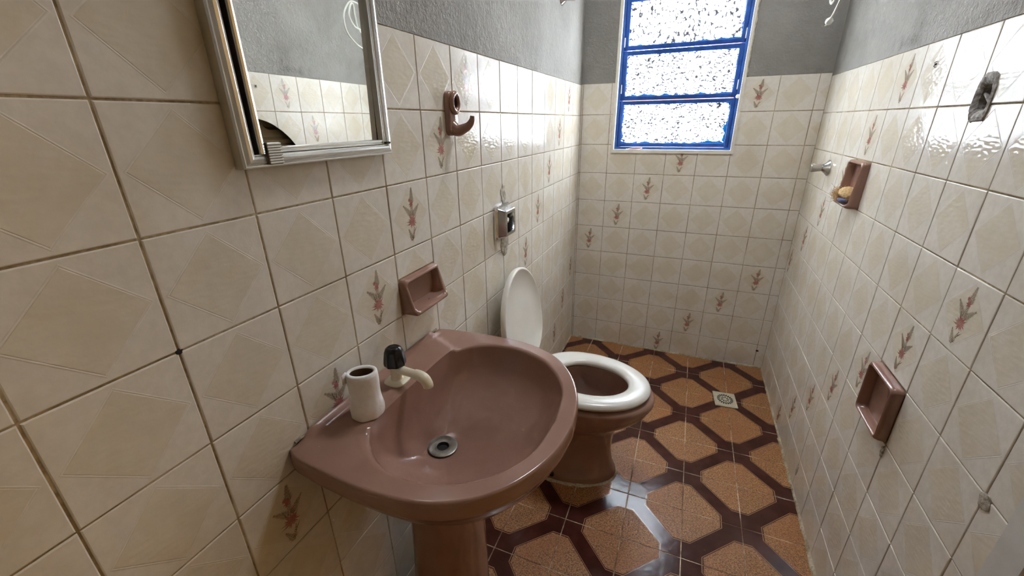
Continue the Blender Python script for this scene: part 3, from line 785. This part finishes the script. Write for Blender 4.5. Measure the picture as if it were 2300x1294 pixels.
# ------------------------------------------------------------------ toilet
TY = -1.066
def egg(xb, xf, w, z, n=64, sq=1.0):
    xc = xb+(xf-xb)*0.45; out = []
    for k in range(n):
        t = 2*PI*k/n; c, s_ = math.cos(t), math.sin(t)
        x = xc+(xf-xc)*c if c > 0 else xc+(xc-xb)*math.copysign(abs(c)**0.8, c)
        out.append((x, TY+w*math.copysign(abs(s_)**sq, s_), z))
    return out
def toilet():
    root = thing('toilet', 'dusty pink ceramic toilet with white seat and raised lid', 'toilet', (0.25, TY, 0))
    m = MB()
    R = [egg(0.05, 0.462, 0.122, 0.0), egg(0.05, 0.464, 0.124, 0.012), egg(0.05, 0.458, 0.116, 0.030), egg(0.05, 0.446, 0.102, 0.055), egg(0.05, 0.438, 0.097, 0.12), egg(0.05, 0.440, 0.100, 0.18), egg(0.06, 0.452, 0.110, 0.225),
         egg(0.07, 0.485, 0.132, 0.262), egg(0.08, 0.525, 0.156, 0.295), egg(0.08, 0.556, 0.174, 0.330), egg(0.08, 0.572, 0.183, 0.362), egg(0.08, 0.574, 0.184, 0.380), egg(0.085, 0.569, 0.180, 0.389), egg(0.095, 0.555, 0.168, 0.393),
         egg(0.20, 0.505, 0.122, 0.391), egg(0.205, 0.500, 0.117, 0.380), egg(0.205, 0.502, 0.118, 0.350), egg(0.21, 0.485, 0.108, 0.30), egg(0.215, 0.440, 0.085, 0.25), egg(0.225, 0.38, 0.055, 0.215), egg(0.24, 0.34, 0.035, 0.17)]
    m.loft(R); m.build('bowl', M['ceramic'], root, smooth=60)
    m = MB(); m.loft([egg(0.222, 0.400, 0.066, 0.2285), egg(0.222, 0.400, 0.066, 0.2300)]); m.build('water', M['water'], root)
    # seat ring
    m = MB(); prof = []
    O = (0.115, 0.557, 0.178); I = (0.215, 0.478, 0.104)
    n = 16; rings = []
    for k in range(n):
        a = 2*PI*k/n; u = 0.5+0.5*math.cos(a); u = 0.5+0.5*math.copysign(abs(math.cos(a))**0.75, math.cos(a)); zz = 0.411+0.0165*math.copysign(abs(math.sin(a))**0.8, math.sin(a))
        rings.append(egg(I[0]*(1-u)+O[0]*u, I[1]*(1-u)+O[1]*u, I[2]*(1-u)+O[2]*u, zz, 72))
    rings.append(rings[0]); m.loft(rings, cap0=False, cap1=False); m.build('seat', M['white_plastic'], root, smooth=80)
    # raised lid leaning towards the wall
    m = MB(); hinge = Vector((0.098, TY, 0.425)); ang = math.atan2(0.055, 0.385); L = 0.392
    ca, sa = math.cos(ang), math.sin(ang)
    def lid_ring(s, t):
        out = []
        for k in range(72):
            q = 2*PI*k/72; c, s_ = math.cos(q), math.sin(q)
            l = L*(0.46+0.54*c) if c > 0 else L*(0.46+0.46*math.copysign(abs(c)**0.7, c)); y = 0.180*s_
            l = L*0.46+(l-L*0.46)*s; y *= s
            out.append((hinge.x-l*sa+t*ca, TY+y, hinge.z+l*ca+t*sa))
        return out
    m.loft([lid_ring(0.95, -0.010), lid_ring(0.99, -0.008), lid_ring(1.0, -0.002), lid_ring(1.0, 0.008), lid_ring(0.985, 0.0115), lid_ring(0.955, 0.0115), lid_ring(0.93, 0.007), lid_ring(0.5, 0.004), lid_ring(0.05, 0.003)])
    m.build('lid', M['lid_plastic'], root, smooth=50)
    for s_ in (-1, 1):
        m = MB(); m.tube([(0.105, TY+s_*0.075-0.02, 0.422), (0.105, TY+s_*0.075+0.02, 0.422)], 0.011, 14); m.build('hinge', M['white_plastic'], root, smooth=50)
    m = MB(); m.lathe((0.235, TY-0.117, 0.022), (0, -0.5, 1), [(0, 0.010), (0.006, 0.010), (0.012, 0.006)], 12); m.build('floor_bolt', M['dark'], root, smooth=40)
    # cement skirt round the foot
    m = MB(); rings = []
    for (d, z) in ((0.0, 0.006), (0.010, 0.004), (0.014, -0.001)):
        r = []
        for p in egg(0.05, 0.462, 0.122, 0.0, 96):
            v = Vector((p[0]-0.25, p[1]-TY, 0)).normalized(); k = 0.6+0.9*abs(mnoise.noise(Vector(p)*28)); r.append((p[0]+v.x*d*k, p[1]+v.y*d*k, max(z*k, -0.001)))
        rings.append(r)
    m.loft(rings, cap0=False, cap1=False); m.build('cement_skirt', M['bead'], root, smooth=50, recalc=False)
    return root
toilet()

# ------------------------------------------------------------------ flush valve on the left wall
def flush_valve():
    cy, cz = -1.090, 0.992
    root = thing('flush_valve', 'chrome flush valve cover with missing button above the toilet', 'flush valve', (0, cy, cz))
    def rr(wy, wz, x, r=0.25, n=10):
        out = []
        for sy, sz, a0 in ((1, 1, 0), (-1, 1, PI/2), (-1, -1, PI), (1, -1, 1.5*PI)):
            rad = r*min(wy, wz)
            for k in range(n+1):
                a = a0+PI/2*k/n; out.append((x, cy+sy*(wy-rad)+rad*math.cos(a), cz+sz*(wz-rad)+rad*math.sin(a)))
        return out
    m = MB(); m.loft([rr(0.058, 0.060, 0.0), rr(0.058, 0.060, 0.008), rr(0.055, 0.057, 0.012), rr(0.051, 0.053, 0.013), rr(0.0495, 0.0515, 0.016), rr(0.042, 0.044, 0.037, 0.15), rr(0.040, 0.042, 0.0385, 0.15), rr(0.031, 0.032, 0.0385, 0.08), rr(0.0305, 0.0315, 0.037, 0.08), rr(0.0305, 0.0315, 0.010, 0.08)], cap1=False)
    m.build('cover', M['chrome'], root, smooth=28)
    m = MB(); m.box((0.002, cy-0.033, cz-0.032), (0.012, cy+0.033, cz+0.032)); m.build('cavity', M['dark'], root)
    m = MB(); m.tube(catmull([(0.012, cy-0.005, cz+0.006), (0.028, cy-0.008, cz+0.012), (0.031, cy-0.012, cz+0.010), (0.033, cy-0.020, cz+0.004)], 5), 0.005, 10); m.build('valve_lever', M['cream_plastic'], root, smooth=60)
    for s in (-1, 1):
        m = MB(); m.lathe((0.038, cy+s*0.0355, cz-0.002), (1, 0, 0), [(0, 0.003), (0.0016, 0.0028), (0.0022, 0.001)], 12); m.build('screw', M['chrome'], root, smooth=40)
flush_valve()
def blob_patch(parent, name, axis, plane, c, ha, hz, h, mat, seed, dirn):
    """rough dab on a wall: mortar, or a dark dab standing for a hole"""
    m = MB(); rings = []; n = 40
    for s, k in ((1.0, 0.0), (0.93, 0.6), (0.7, 0.95), (0.4, 1.0), (0.1, 0.9)):
        ring = []
        for i in range(n):
            t = 2*PI*i/n; q = 1+0.35*mnoise.noise(Vector((math.cos(t)*1.8+seed, math.sin(t)*1.8, 0)))+0.12*mnoise.noise(Vector((math.cos(t)*7, math.sin(t)*7+seed, 0)))
            a = c[0]+ha*s*q*math.cos(t); z = c[1]+hz*s*q*math.sin(t); d = h*k*(0.7+0.6*mnoise.noise(Vector((a*90, z*90, seed))))
            d = max(d, 0.0) if k else -0.001
            ring.append((plane+dirn*d, a, z) if axis == 'x' else (a, plane+dirn*d, z))
        rings.append(ring)
    m.loft(rings, cap0=False); return m.build(name, M[mat], parent, smooth=50)
blob_patch(wall_left, 'mortar_patch', 'x', 0, (-1.062, 0.905), 0.040, 0.048, 0.005, 'repair', 3, 1)
blob_patch(wall_left, 'mortar_patch', 'x', 0, (-1.066, 1.080), 0.022, 0.036, 0.004, 'repair', 8, 1)
blob_patch(wall_left, 'grout_hole_shade', 'x', 0, (-2.1209, 1.0382), 0.004, 0.004, 0.0008, 'dark', 4, 1)  # dark dab painted as the shade of a gap in the grout
blob_patch(wall_right, 'chipped_corner', 'x', W, (-1.632, 0.720), 0.014, 0.016, 0.004, 'repair', 5, -1)
blob_patch(wall_right, 'chipped_corner', 'x', W, (-0.88, 0.085), 0.012, 0.028, 0.004, 'repair', 6, -1)
blob_patch(wall_right, 'mortar_drip', 'x', W, (-1.3267, 0.560), 0.006, 0.016, 0.006, 'repair', 2, -1)
blob_patch(wall_back, 'drilled_hole_shade', 'y', 0, (1.062, 0.105), 0.007, 0.006, 0.001, 'dark', 2, -1)  # raised dark dab, its colour stands for the shade in a hole

# ------------------------------------------------------------------ ceramic accessories
def rrect(f, wa, wz, d, r, n=7):
    """rounded rectangle mapped by f(a, z, depth)"""
    out = []
    for sa, sz, a0 in ((1, 1, 0), (-1, 1, PI/2), (-1, -1, PI), (1, -1, 1.5*PI)):
        for k in range(n+1):
            a = a0+PI/2*k/n; out.append(f(sa*(wa-r)+r*math.cos(a), sz*(wz-r)+r*math.sin(a), d))
    return out
def recessed_dish(root, f, ha, hz, front, back, lip=0.0, name='dish', low=0.0, frame=0.011):
    """ceramic dish let into the wall; lip pushes the lower front edge outwards"""
    def g(a, z, d):
        k = sstep(-hz*0.15, -hz*0.95, z)*(1 if not low else max(0.0, math.cos(PI/2*min(1, abs(a)/ha)))**0.6)
        return f(a, z, d+lip*k*(1 if d > front*0.4 else 0))
    R = [rrect(g, ha, hz, 0.0, 0.010), rrect(g, ha, hz, front*0.55, 0.012), rrect(g, ha-0.002, hz-0.002, front*0.85, 0.012), rrect(g, ha-0.006, hz-0.006, front, 0.012), rrect(g, ha-frame+0.003, hz-frame+0.003, front, 0.010),
         rrect(g, ha-frame, hz-frame, front*0.85, 0.010), rrect(g, ha-frame-0.003, hz-frame-0.003, 0.001, 0.010), rrect(f, ha-frame-0.006, hz-frame-0.006, back*0.8, 0.012), rrect(f, ha-frame-0.014, hz-frame-0.014, back, 0.010)]
    m = MB(); m.loft(R); return m.build(name, M['ceramic'], root, smooth=50)
# left dish with a projecting shelf lip
cy, cz = (DISH_L[0]+DISH_L[1])/2, (DISH_L[2]+DISH_L[3])/2
root = thing('soap_dish', 'pink ceramic soap dish with projecting lip, in the left wall above the basin', 'soap dish', (0, cy, cz))
recessed_dish(root, lambda a, z, d: (d, cy+a, cz+z), 0.0735, 0.0440, 0.018, -0.034, 0.026)
m = MB(); m.lathe((0.018, cy+0.01, cz-0.0335), (0, 0, 1), [(0, 0.0045), (0.002, 0.004)], 12); m.build('drain_hole_shade', M['dark'], root)  # dark disc on the shelf, coloured as a hole's shade
# right shampoo dish
cyr, czr = (DISH_R[0]+DISH_R[1])/2, (DISH_R[2]+DISH_R[3])/2
root = thing('soap_dish', 'pink ceramic soap dish holding a loofah, in the right wall beside the shower valve', 'soap dish', (W, cyr, czr))
def fr_(a, z, d): return (W-d, cyr+a, czr+z)
recessed_dish(root, fr_, 0.0735, 0.0735, 0.020, -0.035, 0.030, low=1)
# dried loofah: tan pad and frayed straw fibres
root = thing('loofah', 'frayed tan dried loofah lying in the right-hand soap dish', 'loofah', (W-0.03, cyr, czr-0.05))
m = MB(); rings = []
for i in range(9):
    u = i/8; c = Vector((W-0.020, cyr-0.040+0.075*u, czr-0.046+0.012*math.sin(u*3)+0.006)); r = 0.016*math.sin(PI*(0.12+0.8*u))+0.003
    rings.append([tuple(c+Vector((math.cos(t)*r*1.3*(1+0.2*mnoise.noise(c*60+Vector((math.cos(t), math.sin(t), 0))*2)), 0, math.sin(t)*r))) for t in [2*PI*k/16 for k in range(16)]])
m.loft(rings); m.build('pad', M['sponge'], root, smooth=80)
m = MB(); rd = random.Random(5)
for i in range(420):
    a = Vector((W-0.015-rd.random()*0.03, cyr-0.005+rd.random()*0.055, czr-0.055+rd.random()*0.03))
    d = Vector((rd.gauss(-0.4, 0.6), rd.gauss(0.6, 0.7), rd.gauss(0.3, 0.6))).normalized()*rd.uniform(0.010, 0.028)
    b = a+d*0.5+Vector((rd.gauss(0, .003), rd.gauss(0, .003), rd.gauss(0, .003))); m.tube([a, b, a+d*0.8+Vector((rd.gauss(0, .004), rd.gauss(0, .004), rd.gauss(0, .004)))], 0.00038, 3)
o = m.build('frayed_fibres', M['straw'], root, recalc=False); o['kind'] = 'stuff'
m = MB(); rings = []
cs = Vector((W-0.034, cyr-0.022, czr-0.0515))
for s, z in ((0.75, -0.005), (0.96, -0.003), (1, 0), (0.93, 0.004), (0.6, 0.006)):
    rings.append([tuple(cs+Vector((math.cos(t)*0.013*s, math.sin(t)*0.026*s, z))) for t in [2*PI*k/24 for k in range(24)]])
m.loft(rings); tag(m.build('soap_bar', M['soap'], None, smooth=50, origin=cs), 'worn blue and white soap sliver at the front of the right-hand soap dish', 'soap')
# right paper holder recess
cyh, czh = (HOLD_R[0]+HOLD_R[1])/2, (HOLD_R[2]+HOLD_R[3])/2
root = thing('paper_holder', 'empty square pink ceramic toilet paper recess low on the right wall', 'paper holder', (W, cyh, czh))
def fh(a, z, d): return (W-d, cyh+a, czh+z)
recessed_dish(root, fh, 0.0735, 0.0735, 0.024, -0.034, 0.0, 'recess', frame=0.010)
m = MB(); m.lathe((W+0.0335, cyh+0.006, czh+0.020), (-1, 0, 0), [(0, 0.0060), (0.0014, 0.0060)], 14); m.build('socket_hole_shade', M['dark'], root)  # flat dark disc paints the shaded depth of a socket

# towel hook
def hook():
    cy = -1.392
    root = thing('towel_hook', 'brownish pink ceramic towel hook with a round eye, on the left wall', 'hook', (0, cy, 1.33))
    mt = M['ceramic']
    m = MB(); rings = []      # back plate, rounded slab
    for d, i in ((0, 0), (0.008, 0.0), (0.0125, 0.003), (0.014, 0.007)):
        rings.append(rrect(lambda a, z, q: (q, cy+a, 1.332+z), 0.024-i, 0.052-i, d, 0.015-i*0.9, 8))
    m.loft(rings); m.build('back_plate', mt, root, smooth=50)
    m = MB()      # raised eye ring on the upper half
    c = Vector((0.014, cy, 1.357)); rings = []
    for k in range(12):
        a = 2*PI*k/12; R_ = 0.0165+0.006*math.cos(a); x = 0.006*math.sin(a)
        rings.append([(c.x+x+0.004, c.y+R_*math.cos(t), c.z+R_*1.25*math.sin(t)) for t in [2*PI*j/32 for j in range(32)]])
    rings.append(rings[0]); m.loft(rings, cap0=False, cap1=False); m.build('eye_ring', mt, root, smooth=80)
    m = MB(); m.lathe((0.0142, cy, 1.357), (1, 0, 0), [(0, 0.013), (0.0006, 0.013)], 24); m.build('eye_hollow_shade', M['dark'], root)  # dark disc puts the shade inside the eye into the colour
    m = MB(); m.tube(catmull([(0.006, cy, 1.300), (0.022, cy, 1.292), (0.040, cy+0.001, 1.297), (0.054, cy+0.002, 1.305), (0.062, cy+0.002, 1.316), (0.064, cy+0.002, 1.326)], 6), lambda t: 0.012*(1-t)**1.3+0.0055, 16); m.build('prong', mt, root, smooth=70)
hook()

# ------------------------------------------------------------------ mirror cabinet
def cabinet():
    y0, y1, z0, z1 = CAB; F = 0.024
    root = thing('mirror_cabinet', 'aluminium-framed sliding mirror cabinet with a broken lower corner, on the left wall', 'mirror cabinet', (0, (y0+y1)/2, z0))
    def rail(prof, a, b, inward, mitre):
        """prof: (distance from outer edge, height above wall); extruded from corner a to b on the wall plane (y,z)"""
        m = MB(); rings = []
        a = Vector(a); b = Vector(b); d = (b-a).normalized(); inn = Vector(inward)
        for end, sgn in ((a, 1), (b, -1)):
            rings.append([(h, *(end+inn*s+d*sgn*(s if mitre else 0))) for s, h in prof])
        m.loft(rings, closed=True); return m
    pr = [(0, 0), (0, 0.017), (0.002, 0.0195), (0.0035, 0.0195), (0.0045, 0.0185), (0.0055, 0.020), (0.008, 0.0225), (0.012, 0.0235), (0.0155, 0.0225), (0.0165, 0.0195), (0.018, 0.0195), (0.0185, 0.012), (0.0185, 0)]
    for nm, a, b, inn in (('frame_rail', (y0, z0), (y0, z1), (1, 0)), ('frame_rail', (y1, z0), (y1, z1), (-1, 0)), ('frame_rail', (y0, z0), (y1, z0), (0, 1)), ('frame_rail', (y0, z1), (y1, z1), (0, -1))):
        rail(pr, a, b, inn, True).build(nm, M['alu'], root, smooth=25)
    # dark track gap and inner bead of the left and right stile
    for ya, yb in ((y0+0.0185, y0+0.0232), (y1-0.022, y1-0.0185)):
        m = MB(); m.box((-0.002, ya, z0+0.0185), (0.005, yb, z1-0.0185)); m.build('track_gap', M['dark'], root)
    pr2 = [(0, 0.006), (0, 0.024), (0.0015, 0.0265), (0.0045, 0.0275), (0.0075, 0.0265), (0.009, 0.024), (0.0095, 0.006)]
    rail([(s+0.0232, h) for s, h in pr2], (y0, z0+0.019), (y0, z1-0.019), (1, 0), False).build('sliding_stile', M['alu'], root, smooth=25)
    pr3 = [(0, 0.004), (0, 0.014), (0.0012, 0.0155), (0.003, 0.0155), (0.0036, 0.0135), (0.0046, 0.0135), (0.0055, 0.0155), (0.0078, 0.0155), (0.0085, 0.0145), (0.0085, 0.004)]
    rail([(s+0.0190, h+0.005) for s, h in pr3], (y1, z0+0.019), (y1, z1-0.019), (-1, 0), False).build('sliding_stile', M['alu'], root, smooth=25)
    rail([(s+0.0188, h+0.004) for s, h in pr3], (y0+0.037, z0), (y1-0.022, z0), (0, 1), False).build('bottom_track', M['alu'], root, smooth=25)
    # mirror pane hangs slightly askew in its track
    a_, b_ = math.radians(1.9), math.radians(-1.0)
    Nn = Vector((math.cos(a_)*math.cos(b_), math.sin(a_)*math.cos(b_), math.sin(b_))); P0 = Vector((0.014, -1.82, 1.40))
    def on(y, z, off=0.0): return (P0.x-((y-P0.y)*Nn.y+(z-P0.z)*Nn.z)/Nn.x+off, y, z)
    py0, py1, pz0, pz1 = y0+0.0315, y1-0.028, z0+0.027, z1-0.02
    edge = catmull([(py0, 1.3205, 0), (-1.930, 1.314, 0), (-1.912, 1.3035, 0), (-1.8985, 1.292, 0), (-1.8895, pz0, 0)], 6)
    outline = [(p.x, p.y) for p in edge] + [(py1, pz0), (py1, pz1), (py0, pz1)]
    m = MB(); n = len(outline); vs = [on(y, z) for y, z in outline]+[on(y, z, -0.003) for y, z in outline]
    m.add(vs, [tuple(range(n))], 0); m.add(vs, [tuple(range(2*n-1, n-1, -1))]+[(i, (i+1) % n, n+(i+1) % n, n+i) for i in range(n)], 1)
    m.build('mirror_pane', [M['mirror'], M['dark']], root)
    # moulded back seen through the broken corner
    m = MB(); ya, yb, za, zb = CABH
    m.box((-0.060, ya, za), (-0.050, yb, zb))
    m.box((-0.050, ya, za), (0.003, ya+0.003, zb)); m.box((-0.050, yb-0.003, za), (0.003, yb, zb)); m.box((-0.050, ya, za), (0.003, yb, za+0.003)); m.box((-0.050, ya, zb-0.003), (0.003, yb, zb))
    bx = m.build('cabinet_box', M['cab_back'], root)
    m = MB(); c = ((ya+yb)/2, (za+zb)/2)
    f = lambda a, z, d: (d, c[0]+a, c[1]+z)
    ha, hz = (yb-ya)/2, (zb-za)/2
    m.loft([rrect(f, ha-0.004, hz-0.004, -0.030, 0.01), rrect(f, ha-0.004, hz-0.004, 0.000, 0.01), rrect(f, ha-0.016, hz-0.010, 0.001, 0.012), rrect(f, ha-0.020, hz-0.014, -0.006, 0.012), rrect(f, ha-0.030, hz-0.024, -0.006, 0.012), rrect(f, ha-0.034, hz-0.028, -0.014, 0.012)])
    m.build('embossed_panel', M['cab_back'], root, smooth=40)
    m = MB(); m.box((0.004, y0+0.034, z0+0.0185), (0.010, -1.905, z0+0.030)); m.build('worn_track', M['silicone'], root)
    # ribbed pull
    pl = MB(); pl.box((0.006, -1.9505, z0+0.0035), (0.0275, -1.9285, z0+0.0335), bev=0.001); pull = pl.build('pull', M['dull_metal'], root)  # darker base paints the shade between the ribs
    for k in range(8):
        zz = z0+0.0050+k*0.0036; m = MB(); m.box((0.0275, -1.9512, zz), (0.0290, -1.9278, zz+0.0024), bev=0.0005); m.build('rib', M['ribbed'], pull)
    m = MB(); m.box((0.010, y1-0.024, z0+0.0195), (0.0255, y1-0.010, z0+0.0235), bev=0.001); m.build('stop_clip', M['black_plastic'], root)
cabinet()

# ------------------------------------------------------------------ shower valves, cable, junction box, drain
def shower_valve(loc, axis, label, big=1.0):
    root = thing('shower_valve', label, 'shower valve', loc)
    m = MB(); m.lathe(loc, axis, [(0, 0.026*big), (0.003, 0.0262*big), (0.006, 0.024*big), (0.012, 0.018*big), (0.020, 0.0125*big), (0.026, 0.0105*big)], 28); m.build('escutcheon', M['chrome'], root, smooth=40)
    m = MB(); m.lathe(loc, axis, [(0.024, 0.009*big), (0.026, 0.0112*big), (0.032, 0.0118*big), (0.058, 0.0150*big), (0.060, 0.0140*big)], 36, mod=lambda t, h: 1+0.05*math.cos(6*t)); m.build('acrylic_handle', M['acrylic'], root, smooth=35)
    m = MB(); m.lathe(loc, axis, [(0.020, 0.0045), (0.060, 0.0045)], 12); m.build('spindle', M['chrome'], root, smooth=40)
    m = MB(); m.lathe(loc, axis, [(0.0595, 0.0135*big), (0.0625, 0.0138*big), (0.0640, 0.0110*big), (0.0645, 0.004)], 24); m.build('end_cap', M['chrome'], root, smooth=40)
shower_valve((W, -0.297, 1.121), (-1, 0.0, 0.0), 'chrome shower valve with clear faceted handle beside the right-hand soap dish', 1.2)
shower_valve((0, -0.420, 1.785), (1, 0, 0), 'chrome valve on the plaster high in the left back corner')

def cable():
    X = 0.97
    pts = [(X+0.002, -0.383, 1.632), (X, -0.444, 1.651), (X, -0.497, 1.689), (X, -0.509, 1.743), (X, -0.488, 1.786), (X+0.005, -0.43, 1.826), (X+0.008, -0.338, 1.815), (X+0.008, -0.312, 1.772), (X+0.006, -0.36, 1.722), (X, -0.410, 1.716), (X-0.004, -0.450, 1.727), (X-0.006, -0.475, 1.763), (X-0.004, -0.45, 1.81), (X, -0.427, 1.81), (X+0.004, -0.417, 1.766), (X+0.006, -0.395, 1.711), (X+0.008, -0.316, 1.691), (X+0.01, -0.265, 1.73), (X+0.02, -0.26, 1.80), (X+0.05, -0.32, 1.90), (W-0.02, -0.37, 1.98), (W, -0.38, 2.00)]
    root = thing('flexible_tube', 'coiled white flexible tube hanging high by the right wall', 'tube', (X, -0.4, 1.7))
    m = MB(); m.tube(catmull(pts, 7), 0.0038, 8); m.build('tube', M['pvc'], root, smooth=80)
    a = Vector(pts[1]); e = Vector(pts[0]); d = (e-a).normalized()
    m = MB(); m.lathe(e-d*0.012, d, [(0, 0.0042), (0.008, 0.0050), (0.016, 0.0090), (0.024, 0.0118), (0.030, 0.0115), (0.034, 0.006)], 20); m.build('end_bulb', M['pvc'], root, smooth=60)
    m = MB(); m.tube([e+d*0.021+Vector((0, 0.0, -0.005)), e+d*0.028+Vector((-0.008, 0.0, -0.008))], 0.002, 8); m.build('nib', M['pvc'], root, smooth=60)
    m = MB(); m.box((W-0.006, -0.41, 1.965), (W+0.01, -0.35, 2.035), bev=0.003); m.build('wall_plate', M['pvc'], root)
cable()

# broken electrical box hole with rough mortar rim (part of the right wall)
def box_hole():
    a0, a1, z0, z1 = BOX_R; cy, cz = (a0+a1)/2, (z0+z1)/2
    m = MB(); rings = []; n = 56; hw, hh = (a1-a0)/2, (z1-z0)/2
    def ring(s, d, amp, seed):
        r = []
        for i in range(n):
            t = 2*PI*i/n; c, q = math.cos(t), math.sin(t); e = 0.55
            k = s*(1+0.10*mnoise.noise(Vector((c*2.5+1, q*2.5, 0)))+amp*0.25*mnoise.noise(Vector((c*6+seed, q*6, 0))))
            r.append((W-d*(0.8+0.5*mnoise.noise(Vector((c*9, q*9, seed)))), cy+hw*k*math.copysign(abs(c)**e, c), cz+hh*k*math.copysign(abs(q)**e, q)))
        return r
    rings = [ring(1.30, -0.003, 0.22, 1), ring(1.20, 0.003, 0.22, 1), ring(1.03, 0.005, 0.20, 2), ring(0.86, 0.003, 0.25, 3), ring(0.66, -0.003, 0.3, 4), ring(0.60, -0.018, 0.15, 5), ring(0.55, -0.028, 0.1, 6)]
    m.loft(rings, 0, False, False); m.build('mortar_rim', M['repair_grey'], wall_right, smooth=30)
    m = MB(); m.box((W+0.022, a0, z0), (W+0.04, a1, z1)); m.build('box_back', M['repair_brown'], wall_right)
    m = MB(); m.box((W+0.004, cy-0.012, cz-0.002), (W+0.010, cy+0.016, cz+0.002), rot=Matrix.Rotation(0.6, 3, 'X')); m.build('broken_lug', M['repair_grey'], wall_right)
box_hole()

def floor_drain():
    cx, cy = DRAIN_C; root = thing('floor_drain', 'square ivory plastic floor drain grate near the right wall', 'drain', (cx, cy, 0))
    R = Matrix.Rotation(math.radians(5), 3, 'Z')
    hx, hy = 0.051, 0.060
    def tr(mb): mb.v = [tuple(R @ (Vector(p)-Vector((cx, cy, 0)))+Vector((cx, cy, 0))) for p in mb.v]; return mb
    m = MB(); f = lambda a, b, d: (cx+a, cy+b, d)
    m.loft([rrect(f, hx, hy, -0.001, 0.003), rrect(f, hx, hy, 0.003, 0.003), rrect(f, hx-0.002, hy-0.002, 0.004, 0.003), rrect(f, hx-0.006, hy-0.006, 0.004, 0.003), rrect(f, hx-0.007, hy-0.007, 0.0025, 0.003)]); fr = tr(m).build('frame', M['drain'], root, smooth=35)
    m = MB(); m.loft([rrect(f, hx-0.009, hy-0.009, 0.0022, 0.003), rrect(f, hx-0.009, hy-0.009, 0.0036, 0.003), rrect(f, hx-0.010, hy-0.010, 0.0040, 0.003)]); gr = tr(m).build('grate', M['drain'], root, smooth=35)
    for n, r0, r1, wd in ((20, 0.024, 0.037, 0.0072), (9, 0.009, 0.0195, 0.0060)):
        for k in range(n):
            t = 2*PI*k/n; c, s = math.cos(t), math.sin(t); m = MB(); q = [(r0, -wd*0.32), (r1, -wd*0.5), (r1, wd*0.5), (r0, wd*0.32)]
            ring = [(cx+(a*c-b*s), cy+(a*s+b*c)*1.1, 0.0041) for a, b in q]; ring2 = [(p[0], p[1], 0.0043) for p in ring]
            m.loft([ring, ring2]); tr(m).build('slot_shade', M['dark'], gr)  # dark slivers on the grate paint the shade of open slots
floor_drain()

# small loose things
cz_ = WIN[2]+0.012
m = MB(); path = []
for i in range(41):
    t = 2*PI*i/40; path.append((0.300+0.036*math.cos(t), -0.001+0.006*math.sin(t), cz_+0.005+0.004*math.sin(t)+0.0025*math.cos(t)))
m.tube(path, 0.0017, 6, cap=False); m.tube([(0.266, -0.003, cz_+0.003), (0.255, -0.005, cz_+0.004), (0.262, -0.006, cz_+0.0008)], 0.0018, 6)
ht = thing('hair_elastic', 'small white and red elastic loop lying on the window sill', 'hair tie', (0.30, 0, cz_))
m.build('loop', M['elastic'], ht, smooth=70)
m = MB(); m.tube([(0.300+0.030*math.cos(t), -0.001+0.0035*math.sin(t), cz_+0.0045+0.002*math.sin(t)+0.0022*math.cos(t)) for t in [PI*0.08+PI*0.84*i/20 for i in range(21)]], 0.0016, 6); m.build('inner_band', M['elastic_red'], ht, smooth=70)
# insect on the right wall
bx, by, bz = W-0.003, -0.955, 1.4255
ins = thing('insect', 'tiny black insect on the top row of right-hand tiles', 'insect', (bx, by, bz))
m = MB(); rings = []
for u, r in ((-1, 0.0006), (-0.7, 0.0022), (-0.2, 0.0026), (0.1, 0.0012), (0.35, 0.0019), (0.7, 0.0016), (1, 0.0005)):
    rings.append([(bx-r*0.7*math.cos(t), by+u*0.005, bz+r*math.sin(t)) for t in [2*PI*k/10 for k in range(10)]])
m.loft(rings); m.build('body', M['dark'], ins, smooth=70)
for s in (-1, 1):
    for k in (-0.4, 0.1, 0.5):
        m = MB(); m.tube([(bx, by+k*0.005, bz), (bx-0.002, by+k*0.007, bz+s*0.004), (W-0.0002, by+k*0.010, bz+s*0.007)], 0.0003, 4); m.build('leg', M['dark'], ins)
